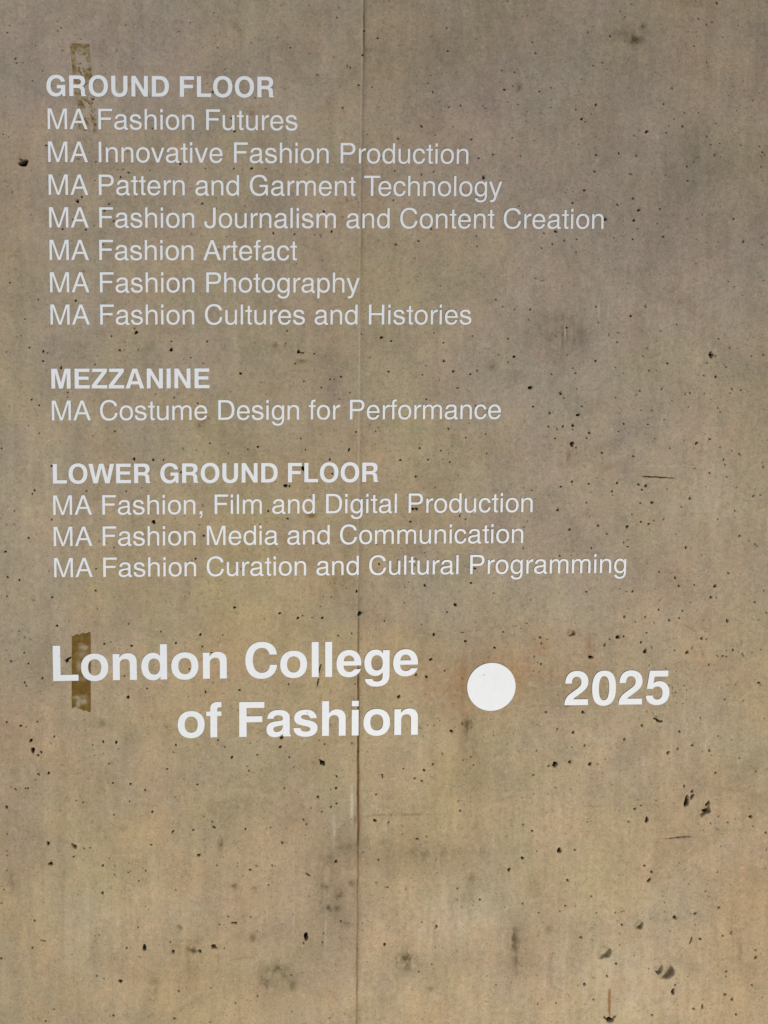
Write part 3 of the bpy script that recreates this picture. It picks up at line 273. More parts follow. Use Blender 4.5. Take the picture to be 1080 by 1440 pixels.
STAINS = [(0,932.2,-1380.4,11.3,19.4,0.7),(0,936.3,-1432.9,14.6,22.7,0.5),(0,936.1,-1528.4,4.9,97.6,0.3),(0,789.3,-1930.2,24.6,19.7,0.65),(0,795.7,-1918.5,9.8,23,0.5),(0,615.3,-1800.8,6.5,6.5,0.9),(0,639.5,-1767.8,8.1,11.4,0.8),(0,606.9,-1750.6,8.1,8.1,0.8),(0,636.4,-1802.9,6.5,6.5,0.8),(0,657.8,-1836.8,6.5,6.5,0.7),(0,668.6,-1743.3,6.5,6.5,0.8),(0,655.1,-1659.9,16.2,11.3,0.5),(0,611.5,-1685.7,13,13,0.5),(0,603.6,-1738.8,22.7,64.9,0.25),(0,744.3,-1658,13,13,0.6),(0,791.5,-1668.7,19.5,11.4,0.25),(0,493.7,-1941.2,16.3,9.8,0.7),(0,469.4,-1976.1,9.8,9.8,0.7),(0,534.5,-1980.8,8.2,11.4,0.6),(0,850.8,-1999.2,6.6,5.8,0.8),(0,490.5,-1958,40.7,22.8,0.25),(1,940.7,-1732.9,8.2,8.2,0.6),(0,940.8,-1736.3,9.8,8.2,0.5),(0,838.8,-1679.5,40.7,14.7,0.2),(0,928.5,-1677.6,65.3,14.7,0.18),(0,964.4,-1674.9,11.4,9.8,0.4),(0,855.4,-1701.4,48.9,26.1,0.2),(0,1040,-1877.6,8.2,23.1,0.55),(0,1053.5,-1898.2,16.5,46.2,0.4),(0,1056,-1945.7,8.3,29.7,0.4),(0,1123.7,-1862.3,8.3,8.3,0.7),(0,150.2,-1603.9,8,9.6,0.5),(0,369.4,-1650.3,6.4,14.5,0.7),(0,374.3,-1627.2,4.8,25.7,0.3),(0,398.2,-1745.2,9.7,9.7,0.7),(0,446.6,-1756.1,6.5,8.1,0.8),(0,422.3,-1817.3,4.9,6.5,0.6),(1,441.7,-1869.6,6.5,8.1,0.8),(0,441.7,-1869.6,6.5,8.1,0.5),(0,307.3,-1890.5,14.6,9.7,0.9),(0,307.2,-1917.3,19.4,48.6,0.35),(0,209.5,-2009.5,11.3,8.1,0.6),(0,216.2,-1974.3,14.6,35.6,0.3),(0,282.3,-2034.7,8.1,6.5,0.6),(0,275.2,-1841.3,4.8,6.5,0.7),(0,-101.7,-1726.6,11.1,22.3,0.4),(0,1270.9,128.1,15.6,9.3,0.6),(0,1288.9,155.2,4.7,7.8,0.6),(0,1258.3,135.5,43.6,21.8,0.2),(0,1019.9,24.6,7.8,9.3,0.5),(1,1237.9,-798.4,12.8,7.2,0.6),(0,1197.1,-901.5,11.2,9.6,0.45),(0,493.7,-530.5,6.2,6.2,0.8),(0,551.4,-563,12.5,4.7,0.5),(0,539.1,-612.5,3.9,3.9,0.6),(0,972.4,-574.5,9.5,11.1,0.4),(1,573,-902.5,9.5,4.7,1),(0,573,-902.5,9.5,4.7,0.7),(0,108.1,-1366.9,15.8,9.5,0.4),(0,329.8,-699,7.8,10.9,0.8),(1,329.9,-689.6,10.9,12.5,0.4),(1,442.5,-31.3,7.7,7.7,0.5),(0,437.9,-34.3,6.1,6.1,0.4),(1,1203.9,-1196,9.7,22.7,0.5),(1,1093.9,-1194.9,14.5,17.8,0.5),(1,1162.9,-1171.2,12.9,9.7,0.25),(0,1085.4,-1338.1,19.5,2.9,0.7),(0,1150.4,-1338.8,19.5,2,0.5),(0,789,-1585.8,48.7,2.6,0.45),(0,748.5,-1585.1,25.9,2.9,0.25),(0,1127.3,-493.8,38,34.8,0.3),(0,1124.6,-512.5,63.3,50.7,0.2),(0,1146.1,-771.1,11.2,19.2,0.3),(2,1132.2,-496.9,1.9,22.2,0.8),(2,1121.5,-517.1,1.6,19,0.7),(2,1205.6,-453.5,2.4,15.8,0.8),(2,1158.2,-458.2,1.9,22.1,0.6),(2,1138,-692.2,2.4,87.6,0.5),(2,1146.6,-504.7,2.1,15.8,0.6),(2,1226.3,-458.2,2.1,15.8,0.6),(2,1341.7,-442.7,1.9,15.9,0.4),(2,1476,-1420.2,1.3,29.6,0.7),(2,745.5,-1608.3,2.4,48.7,0.5),(2,667.4,-1557.5,4,38.8,0.6),(2,535.7,-1771,1.9,64.8,0.5),(2,608.9,-1822.5,2.4,65.1,0.4),(2,934.4,-1528.4,1.6,65,0.4),(2,843.7,-1412,48.5,48.5,0.1),(0,412.2,143.7,10.6,68.4,0.3),(1,1578.1,-1755.7,50,33.3,0.2),(0,675.7,-1593.9,4.9,8.1,0.6),(1,675.7,-1593.9,4.9,6.5,0.8),(0,401.7,-1553.5,96.3,80.2,0.12),(0,632.2,-1045.9,47.7,63.6,0.2),(1,737.6,-1264.1,64.2,28.9,0.3),(1,1027.4,-1267.3,97,48.5,0.35),(1,898.5,-1282.1,64.5,96.7,0.25),(1,1230.6,-1978.1,3.3,3,4),(0,893.2,-896.5,159.2,95.5,0.06),(0,506.1,-1522.2,64.3,96.4,0.1),(2,1034.2,-1646,98.2,49.1,0.1),(2,873.3,-1827.3,98.3,65.5,0.2),(2,111.3,-1813.3,128.4,64.2,0.15),(2,1273.2,-2021.7,199.8,99.9,0.15),(2,-3,-859.8,93.2,124.2,0.12),(2,1486,-868.1,97,113.1,0.15),(2,1441.3,-473.8,79.7,63.8,0.12),(0,1415.8,-165.5,126.2,126.2,0.08),(0,879.2,117.7,184.9,92.5,0.1),(0,403.2,-689.9,62.5,93.7,0.15),(2,627.3,-1614.7,3.2,32.3,0.6),(0,1570.5,-1925.2,8.4,50.2,0.25)]
LINES = [(1299.3,-817.7,1396,-825.3,1.28,1,0,0.4),(1420.5,-1649.7,1455.2,-1648.6,1.49,1.4,0,0.5),(1455.2,-1648.6,1524.5,-1642.1,0.99,0.6,0,0.4),(581.1,-1363,606.3,-1275.6,0.96,1.2,0,0.6),(590.4,-1278.7,602.9,-1227.1,1.12,1.4,0,0.6),(57,-1924.9,74.9,-1906,1.61,0.8,0,0.5),(391.4,-1919,443.3,-1911.6,1.78,0.4,0,0.5),(352.4,-1956.9,367,-1935.3,1.78,0.3,0,0.5),(1328.1,-185.7,1337.8,-249.9,0.95,0.8,0,0.4),(1491.1,-1529.8,1607.4,-1551.4,0.99,0.4,0,0.35),(1196.4,-1572,1245.6,-1572.7,1.64,0.2,0,0.35),(1253.8,-1572.9,1377,-1571.4,0.99,0.2,0,0.3),(658.4,-1421.9,679.3,-1418.1,0.97,0.6,0,0.5),(-96.7,-455,-61.5,-453.5,1.22,0.5,0,0.4),(1268.7,-2007.9,1269.1,-2059.2,2.83,0.2,1,4),(1269.1,-2057.5,1271.2,-2076.4,1.83,0.2,1,1.6),(1293.2,-710.1,1500,-706.1,0.8,0.3,0,0.3),(1303.5,-795.5,1416.1,-797.6,1.12,-0.3,2,0.4),(1403.1,-794.4,1467.8,-802.6,1.13,-0.3,2,0.4),(1387.6,-1942.1,1395.2,-1976.3,2,4,0,0.3),(378.1,-1370.2,386.1,-1350.9,0.64,0.5,0,0.4),(1548.7,-1772.1,1559.5,-1993.4,1.33,0.3,0,0.25),(135.4,-1492.4,154.5,-1489.4,0.8,0.7,0,0.4),(1413.6,-2034.9,1427.7,-2059.2,1,0.6,0,0.4),(1293.4,-1517,1289.7,-1503.7,0.82,0.5,2,0.5),(1199.9,-2088.6,1220.9,-2063.3,1.33,0.2,2,0.5),(1202.2,-1400.2,1225.6,-1425.2,1.3,0.2,2,0.6),(1045.4,-1365.4,1093.4,-1333.3,0.97,0.2,2,0.3),(708,-1586.2,772.8,-1584.7,1.3,0.25,0,0.2),(772.8,-1584.7,834.4,-1583.1,1.3,0.25,0,0.2)]
SEAM = [(681.38,263.8,0.45,0.5,0.05),(681.35,204.9,0.45,0.5,0.05),(681.59,131,0.7,0.5,0.1),(681.37,56.7,0.35,0.5,0.05),(680.16,-92.9,0.25,0.4,0.05),(679.38,-198.6,0.25,0.5,0.12),(679.37,-304.9,0.3,0.5,0.15),(678.69,-427.4,0.05,0.35,0),(678.88,-519.8,0,0.9,0),(679.45,-644,0,0.7,0),(679.56,-769.1,0,0.8,0),(679.44,-863.6,0.05,0.5,0),(679.18,-1006.4,0.1,0.6,0.05),(678.79,-1110.3,0.25,0.3,0.2),(678.75,-1150.5,0.5,0.2,0.35),(679.21,-1239.2,0.5,0.2,0.4),(679.34,-1279.7,0.9,0.1,0.6),(680.54,-1475.4,1,0.1,0.8),(681.37,-1640.4,1,0.1,0.75),(681,-1657,0.45,0.1,0.6),(681.29,-1698.5,0.3,0.15,0.5),(681.11,-1790.3,0.25,0.2,0.4),(681.43,-1907.8,0.35,0.2,0.5),(681.48,-2009.3,0.3,0.1,0.45),(681.51,-2085.8,0.25,0.1,0.4),(681.34,-2179.7,0.2,0.2,0.3)]
TONES = [(0,745,-2096,1395,651,0.42),(0,355,-1147,403,310,0.2),(0,633,205,1395,512,-0.22),(0,355,-1020,403,403,0.22),(0,112,-1714,310,279,0.15),(0,895,118,388,186,-0.1),(0,1292,-242,388,388,-0.3),(0,1352,-709,310,388,-0.2),(0,-5,23,202,232,-0.15),(0,-63,-735,93,465,-0.1),(0,544,-644,186,310,0.12),(0,1246,-1599,310,186,0.05),(1,397,114,46,140,0.55),(1,356,-956,264,310,0.55),(1,561,-1230,202,264,0.5),(1,918,-1528,124,170,0.6),(1,32,-1762,140,140,0.22),(1,1066,-1580,140,93,0.5),(1,811,-644,93,264,0.35),(1,1190,-583,155,93,0.4),(1,643,-1475,93,124,0.4),(1,850,-17,248,217,-0.6),(1,1406,137,186,140,-0.6),(1,1264,-396,279,186,-0.5),(1,-5,67,155,186,-0.6),(1,1474,-1012,140,140,-0.6),(1,21,-1353,170,140,-0.5),(1,1060,-1268,217,140,-0.45),(1,791,-1792,140,93,-0.5),(1,1586,-1874,124,217,-0.6),(1,515,-1771,186,186,-0.55),(1,1086,-945,93,186,-0.5),(1,192,112,186,93,-0.5),(1,1223,-2021,202,93,-0.4),(1,1496,-1687,155,124,-0.4),(2,620,-1739,70,186,-0.7),(2,515,-1955,93,78,-0.45),(2,839,-1684,170,53,-0.32),(2,934,-1479,39,140,-0.45),(2,1055,-1898,40,108,-0.45),(2,740,-1592,93,93,-0.25),(2,304,-1934,62,78,-0.25),(2,95,-1846,264,202,0.42),(2,906,-1828,124,78,0.35),(2,778,-2079,775,108,0.15),(2,1289,-2005,186,108,0.25),(2,1401,-709,170,202,0.2),(2,-50,-860,78,186,0.25),(2,1028,-1275,232,93,-0.4),(0,1028,-1275,264,108,0.35),(0,1587,-1909,93,202,0.3),(0,738,-1345,1395,186,0.12),(2,640,-1054,93,93,-0.2),(2,880,88,232,140,-0.2),(2,1384,-150,186,140,-0.2),(2,1124,-505,78,62,-0.3),(2,404,40,93,155,-0.15),(2,622,-706,78,232,-0.2),(2,1498,-1737,78,93,-0.15),(2,744,-2011,93,46,0.2),(2,22,-1272,186,93,0.15)]


def build_wall():
    step = 0.00125
    x0, x1, z0, z1 = -0.17, 1.68, -2.36 + 0.0, 0.26
    xin = np.arange(x0, x1, step); zin = np.arange(z0, z1, step)
    grow = np.array([0.01, 0.03, 0.06, 0.1, 0.16, 0.24, 0.34, 0.46, 0.6, 0.76, 0.94, 1.15, 1.4])
    xs = np.concatenate([x0 - grow[::-1], xin, x1 + grow])
    zs = np.concatenate([z0 - np.array([0.12, 0.08, 0.04, 0.01]), zin, z1 + grow])
    nx, nz = len(xs), len(zs)
    X, Z = np.meshgrid(xs.astype(np.float32), zs.astype(np.float32))
    rng = np.random.RandomState(5)

    # gentle hand of the formwork
    Y = 0.00012 + 0.00042 * fbm(X, Z, 0.16, 0.22, 11, 3) + 0.00016 * fbm(X, Z, 0.02, 0.045, 21, 3) + 0.00012 * fbm(X, Z, 0.010, 0.16, 31, 3)
    stain_shade = np.zeros((nz, nx, 4), np.float32)
    tone = np.zeros((nz, nx, 4), np.float32)
    n1 = fbm(X, Z, 0.011, 0.014, 41, 4, 0.65)
    n2 = fbm(X, Z, 0.05, 0.07, 51, 3)

    def window(x, z, rx, rz):
        i0, i1 = np.searchsorted(xs, [x - rx, x + rx]); j0, j1 = np.searchsorted(zs, [z - rz, z + rz])
        return slice(max(j0 - 1, 0), j1 + 1), slice(max(i0 - 1, 0), i1 + 1)

    # broad tones of the mix
    n3 = fbm(X, Z, 0.014, 0.20, 71, 4, 0.6)          # runs down the board
    n4 = fbm(X, Z, 0.13, 0.17, 81, 5, 0.62)
    n5 = fbm(X, Z, 0.09, 0.13, 91, 4, 0.6)
    for kind, x, z, rx, rz, a in TONES:
        x, z, rx, rz = x / 1000, z / 1000, rx / 1000, rz / 1000
        tone[..., kind] += a * np.exp(-((X - x) / rx) ** 2 - ((Z - z) / rz) ** 2) * (1 if kind == 0 else np.clip(1 + 0.9 * n4 + 0.5 * n3, 0, 2))
    tone[..., 0] += 0.12 * n2
    tone[..., 1] += 0.55 * n4 + 0.25 * n2
    tone[..., 2] += 0.42 * n5 + 0.22 * n3 * (0.6 + 0.8 * (Z < -1.4)) + 0.10 * n1

    # joint between two formwork boards
    sx = np.interp(-zs, [-p[1] / 1000 for p in SEAM], [p[0] / 1000 for p in SEAM]).astype(np.float32)[:, None]
    cut = np.interp(-zs, [-p[1] / 1000 for p in SEAM], [p[2] for p in SEAM]).astype(np.float32)[:, None]
    ridge = np.interp(-zs, [-p[1] / 1000 for p in SEAM], [p[3] for p in SEAM]).astype(np.float32)[:, None]
    och = np.interp(-zs, [-p[1] / 1000 for p in SEAM], [p[4] for p in SEAM]).astype(np.float32)[:, None]
    wob = 0.0007 * vnoise(X, Z, 5.0, 0.03, 61) + 0.0003 * vnoise(X, Z, 5.0, 0.008, 62)
    D = X - sx - wob
    Y += 0.00065 / (1 + np.exp(-D / 0.0010))                                   # one board stood a touch proud
    Y += cut * 0.0060 * np.exp(-(D / 0.0012) ** 2) * (0.75 + 0.5 * vnoise(X, Z, 5.0, 0.014, 63))
    Y -= ridge * 0.0005 * np.exp(-((D + 0.0012) / 0.0013) ** 2)
    stain_shade[..., 1] += och * 0.80 * np.exp(-(D / 0.0030) ** 2) * np.clip(0.75 + 0.8 * n1, 0, 1.3)
    stain_shade[..., 0] += (och * 0.8 + 0.45 * cut) * np.exp(-((D - 0.0002) / 0.0016) ** 2)
    stain_shade[..., 2] += 0.30 * np.clip(1.2 * cut - 1.1 * och, 0, 1) * np.exp(-((D + 0.0040) / 0.0022) ** 2)
    stain_shade[..., 0] += 0.50 * np.clip(1.3 * cut - 0.9 * och, 0, 1) * np.exp(-((D - 0.0012) / 0.0030) ** 2)
    stain_shade[..., 0] += (0.10 + 0.10 * ridge) * np.exp(-((D - 0.004) / 0.005) ** 2) * np.clip(0.8 + n1, 0, 1.5)
    stain_shade[..., 2] += ridge * 0.35 * np.exp(-((D + 0.0022) / 0.0018) ** 2)

    chips = np.clip(vnoise(X, Z, 5.0, 0.006, 64) - 0.45, 0, 1) * np.clip(och + 0.4 * cut, 0, 1)
    Y += 0.004 * chips * np.exp(-(D / 0.0025) ** 2)
    stain_shade[..., 0] += 1.2 * chips * np.exp(-(D / 0.0025) ** 2)
    stain_shade[..., 0] += och * 0.22 * np.exp(-(D / 0.009) ** 2) * np.clip(0.6 + 1.6 * n3, 0, 1.5)
    # stains
    for kind, x, z, rx, rz, a in STAINS:
        x, z, rx, rz = x / 1000, z / 1000, rx / 1000, rz / 1000
        w = window(x, z, 3 * rx, 3 * rz)
        dx = X[w] - x; dz = Z[w] - z
        q = (dx / rx) ** 2 + (dz / rz) ** 2
        q = q * (1 + 0.35 * n2[w])
        f = np.exp(-q * 0.9) * np.clip(0.75 + 1.5 * n1[w] + (1.6 * n3[w] if max(rx, rz) > 0.018 else 0), 0.03, 1.7)
        stain_shade[w + (kind,)] += (1.05 if kind == 0 else 0.65) * a * f

    # thin scratches and cracks
    for xa, za, xb, zb, wd, dep, kind, a in LINES:
        xa, za, xb, zb, wd = xa / 1000, za / 1000, xb / 1000, zb / 1000, max(wd / 1000, 0.0009)
        w = window((xa + xb) / 2, (za + zb) / 2, abs(xa - xb) / 2 + 0.008, abs(za - zb) / 2 + 0.008)
        L2 = (xb - xa) ** 2 + (zb - za) ** 2
        t = np.clip(((X[w] - xa) * (xb - xa) + (Z[w] - za) * (zb - za)) / L2, 0, 1)
        dd = np.hypot(X[w] - xa - t * (xb - xa), Z[w] - za - t * (zb - za) + 0.0008 * n1[w])
        prof = np.exp(-(dd / wd) ** 2) * (0.35 + 0.65 * np.sin(np.pi * np.clip(t * 0.9 + 0.07, 0, 1)))
        Y[w] += dep / 1000 * prof
        stain_shade[w + (kind,)] += a * 0.6 * prof

    # air holes
    def hole(x, z, a, b, ang, dep, power=4.0):
        m = max(a, b) * 1.5 + 0.002
        w = window(x, z, m, m)
        c, s = math.cos(ang), math.sin(ang)
        dx = X[w] - x; dz = Z[w] - z
        u = (c * dx + s * dz) / a; v = (-s * dx + c * dz) / b
        th = np.arctan2(v, u)
        p1, p2 = rng.rand(2) * 6.28
        rr = np.hypot(u, v) / (1 + 0.16 * np.sin(2 * th + p1) + 0.12 * np.sin(3 * th + p2))
        f = np.clip(1 - rr ** power, 0, 1)
        Y[w] += dep * f - min(0.00045, a * 0.14) * np.exp(-((rr - 1.30) / 0.26) ** 2)
        stain_shade[w + (3,)] = np.maximum(stain_shade[w + (3,)], 0.92 * np.clip(f * 2.5, 0, 1))  # inside painted near black: pore dirt together with the shade of depth

    for x, z, r in PITS:
        r = r / 1000
        e = 1 + 0.7 * rng.rand() ** 2
        hole(x / 1000, z / 1000, r * 1.05, r * 1.05 / e if r > 0.0017 else r * 0.95, rng.rand() * 3.14, r * 3.0 + 0.0015)
    for x, z, a, b, ang in OVALS:
        hole(x / 1000, z / 1000, a / 1000, b / 1000, R(ang), min(a, b) / 1000 * 2.2 + 0.002)
    # unnumbered pin holes, thicker towards the lower right
    cx = (rng.rand(90) * 1.85 - 0.15); cz = 0.2 - rng.rand(90) ** 0.8 * 2.4
    for _ in range(1300):
        if rng.rand() < 0.45:
            q = rng.randint(90); x = cx[q] + rng.randn() * 0.022; z = cz[q] + rng.randn() * 0.02
        else:
            x = rng.rand() ** 0.8 * 1.85 - 0.17; z = 0.24 - rng.rand() * 2.5
        dens = 0.35 + 0.45 * (x > 0.8) + 0.25 * (z < -0.8)
        if rng.rand() > dens: continue
        r = 0.0007 + 0.0008 * rng.rand() ** 2
        hole(x, z, r * (1 + 0.8 * rng.rand()), r, rng.rand() * 3.14, 0.0016 + r)
    # shallow flakes, each darkened by a random amount
    for _ in range(1500):
        x = rng.rand() * 1.85 - 0.17; z = 0.24 - rng.rand() ** 0.8 * 2.5
        a = 0.0017 + 0.0042 * rng.rand() ** 3; b = max(a * (0.25 + 0.4 * rng.rand()), 0.0009); ang = R(-35 + 25 * rng.randn())
        w = window(x, z, a * 1.6, a * 1.6)
        c, s = math.cos(ang), math.sin(ang)
        dx = X[w] - x; dz = Z[w] - z
        q = ((c * dx + s * dz) / a) ** 2 + ((-s * dx + c * dz) / b) ** 2
        f = np.clip(1 - q, 0, 1)
        Y[w] += 0.0014 * f
        stain_shade[w + (0,)] += 0.85 * f * rng.rand() ** 1.3

    # broken blisters: shallow on the left, deep along the right and lower rim
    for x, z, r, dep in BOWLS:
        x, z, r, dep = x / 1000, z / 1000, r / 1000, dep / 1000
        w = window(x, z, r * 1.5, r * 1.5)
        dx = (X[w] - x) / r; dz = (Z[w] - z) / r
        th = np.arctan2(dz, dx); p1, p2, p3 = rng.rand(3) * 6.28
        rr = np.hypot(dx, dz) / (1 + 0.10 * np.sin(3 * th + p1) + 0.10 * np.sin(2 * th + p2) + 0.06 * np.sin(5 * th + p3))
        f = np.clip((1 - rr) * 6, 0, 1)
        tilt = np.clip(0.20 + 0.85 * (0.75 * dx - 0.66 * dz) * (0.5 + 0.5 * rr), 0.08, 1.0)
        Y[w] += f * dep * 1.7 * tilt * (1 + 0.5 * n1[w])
        stain_shade[w + (0,)] += f * (0.14 + 0.85 * np.clip((tilt - 0.34) * 7, 0, 1.1) + 0.2 * (n1[w] > 0.1))  # olive dirt inside, and rim shade painted as a dark crescent

    stain_shade = np.clip(stain_shade, 0, 1)
    verts = np.stack([X, Y, Z], -1).reshape(-1, 3)
    idx = np.arange(nx * nz, dtype=np.int32).reshape(nz, nx)
    quads = np.stack([idx[:-1, :-1], idx[:-1, 1:], idx[1:, 1:], idx[1:, :-1]], -1).reshape(-1, 4)
    # thickness: a skirt round the edge and a back
    ring = np.concatenate([idx[0, :], idx[1:, -1], idx[-1, -2::-1], idx[-2:0:-1, 0]])
    nr = len(ring)
    back = verts[ring].copy(); back[:, 1] = 0.25
    base = len(verts)
    bi = np.arange(base, base + nr, dtype=np.int32)
    side = np.stack([ring, bi, np.roll(bi, -1), np.roll(ring, -1)], -1)
    cor = verts[[idx[0, 0], idx[0, -1], idx[-1, -1], idx[-1, 0]]].copy(); cor[:, 1] = 0.25
    cb = base + nr
    backq = np.array([[cb, cb + 3, cb + 2, cb + 1]], np.int32)
    allv = np.concatenate([verts, back, cor])
    me = mesh_from_arrays("concrete_wall", allv, np.concatenate([quads, side.astype(np.int32), backq]))
    a = me.attributes.new("stain_shade", 'FLOAT_COLOR', 'POINT')
    full = np.zeros((len(allv), 4), np.float32); full[:nx * nz] = stain_shade.reshape(-1, 4)
    a.data.foreach_set("color", full.ravel())
    t = me.attributes.new("tone", 'FLOAT_COLOR', 'POINT')
    ft = np.zeros((len(allv), 4), np.float32); ft[:nx * nz] = np.clip(tone, -1, 1).reshape(-1, 4)
    t.data.foreach_set("color", ft.ravel())
    me.shade_smooth()
    me.materials.append(M_WALL)
    o = bpy.data.objects.new("concrete_wall", me)
    o.location = (0, 0, Z0)
    COL.objects.link(o)
    tag(o, "buff grey cast concrete wall with a vertical formwork joint and scattered dark air holes", "wall")
    return o


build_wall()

# ---------------------------------------------------------------- tape
def tape_grid(name, quad, cols, rows, keep, thick, y_front, material, wornf, edge=None):
    """a strip of film between four wall points (top left, top right, bottom right, bottom left; mm)"""
    tl, tr, br, bl = [np.array(p) / 1000 for p in quad]
    vid = {}; vs = []; fs = []; worn = []

    def vert(i, j, back):
        key = (i, j, back)
        if key not in vid:
            u, v = i / cols, j / rows
            if edge: v = edge(u, v)
            p = (tl * (1 - u) + tr * u) * (1 - v) + (bl * (1 - u) + br * u) * v
            vid[key] = len(vs)
            vs.append((p[0], y_front + (thick if back else -0.00008 * math.sin(17 * u + 9 * v) * math.sin(23 * v)), p[1]))
            worn.append(wornf(u, v))
        return vid[key]
    kept = {(i, j) for i in range(cols) for j in range(rows) if keep((i + .5) / cols, (j + .5) / rows)}
    for i, j in kept:
        fs.append((vert(i, j, 0), vert(i, j + 1, 0), vert(i + 1, j + 1, 0), vert(i + 1, j, 0)))
        fs.append((vert(i, j, 1), vert(i + 1, j, 1), vert(i + 1, j + 1, 1), vert(i, j + 1, 1)))
        for di, dj, a, b in ((-1, 0, (i, j), (i, j + 1)), (1, 0, (i + 1, j + 1), (i + 1, j)), (0, -1, (i + 1, j), (i, j)), (0, 1, (i, j + 1), (i + 1, j + 1))):
            if (i + di, j + dj) not in kept:
                fs.append((vert(*a, 0), vert(*a, 1), vert(*b, 1), vert(*b, 0)))
    me = bpy.data.meshes.new(name)
    c = np.array(vs).mean(0); c[1] = 0
    me.from_pydata([tuple(np.array(v) - c) for v in vs], [], fs)
    at = me.attributes.new("worn", 'FLOAT', 'POINT')
    at.data.foreach_set("value", np.array(worn, np.float32))
    me.materials.append(material)
    o = bpy.data.objects.new(name, me)
    o.location = (c[0], 0, c[2] + Z0)
    COL.objects.link(o)
    return o


def g2(u, v, cu, cv, ru, rv):
    return math.exp(-((u - cu) / ru) ** 2 - ((v - cv) / rv) ** 2)


def n2d(u, v, s, seed):
    return float(fbm(np.array([u], np.float32), np.array([v], np.float32), s, s, seed, 3)[0])


def tape_edge(u, v):
    top = 0.045 * (1 - u) ** 1.4 + 0.006 * math.sin(u * 19)
    bot = 1.0 - 0.055 * (1 - u) ** 0.8 - 0.02 * math.sin(min(u * 2.2, 1) * 3.14) + 0.006 * math.sin(u * 23)
    return top + (bot - top) * v


def tape_worn(u, v):
    w = 1.25 * g2(u, v, 0.62, 0.185, 0.22, 0.028) + 0.45 * g2(u, v, 0.55, 0.27, 0.35, 0.05) + 0.35 * g2(u, v, 0.42, 0.14, 0.2, 0.012)
    w += 0.8 * g2(u, v, 0.40, 0.42, 0.17, 0.07) + 0.95 * g2(u, v, 0.22, 0.815, 0.20, 0.022) + 1.3 * g2(u, v, 0.60, 0.865, 0.22, 0.034)
    w += 0.9 * g2(u, v, 0.33, 0.90, 0.10, 0.045) + 0.4 * g2(u, v, 0.62, 0.80, 0.28, 0.025) + 0.5 * g2(u, v, 0.6, 0.58, 0.25, 0.03)
    w += 0.12 * g2(u, v, 0.5, 0.07, 0.6, 0.05)
    return max(0.0, min(0.92, (w - 0.06) * (1.1 + 0.9 * n2d(u, v * 4, 0.16, 3))))


tape = tape_grid("adhesive_tape", [(41.5,-1159.6),(83,-1160),(80.9,-1339.9),(38.9,-1339.4)], 26, 104, lambda u, v: True, 0.0008, -0.00070, M_TAPE, tape_worn, tape_edge)
tag(tape, "short upright strip of brown adhesive tape under the start of the large bold lettering", "tape")


def residue_keep(u, v):
    d = 0.0
    d += 1.3 * (v < 0.07) + 1.1 * (u < 0.20) * (v < 0.36) + 1.2 * (u > 0.78) * (v < 0.20) + 0.8 * (u > 0.45) * (v < 0.13) * (u < 0.8)
    d += 1.3 * g2(u, v, 0.80, 0.385, 0.22, 0.05) + 0.9 * g2(u, v, 0.2, 0.38, 0.25, 0.04) + 0.9 * g2(u, v, 0.18, 0.55, 0.20, 0.14)
    d += 1.3 * g2(u, v, 0.22, 0.93, 0.26, 0.06) + 1.2 * g2(u, v, 0.92, 0.93, 0.14, 0.09) + 0.5 * g2(u, v, 0.5, 0.62, 0.45, 0.12) + 0.28
    return d + 1.1 * n2d(u, v * 4.5, 0.22, 8) > 0.62


residue = tape_grid("tape_residue", [(53.2,109.9),(93.9,108.8),(109.9,-76.3),(70.5,-69)], 34, 150, residue_keep, 0.0008, -0.00060, M_RESIDUE,
                    lambda u, v: max(0.0, min(0.95, 0.42 + 1.1 * n2d(u, v * 4.5, 0.13, 15))))
tag(residue, "patchy brown glue left by a torn off tape strip behind the first heading", "tape residue")

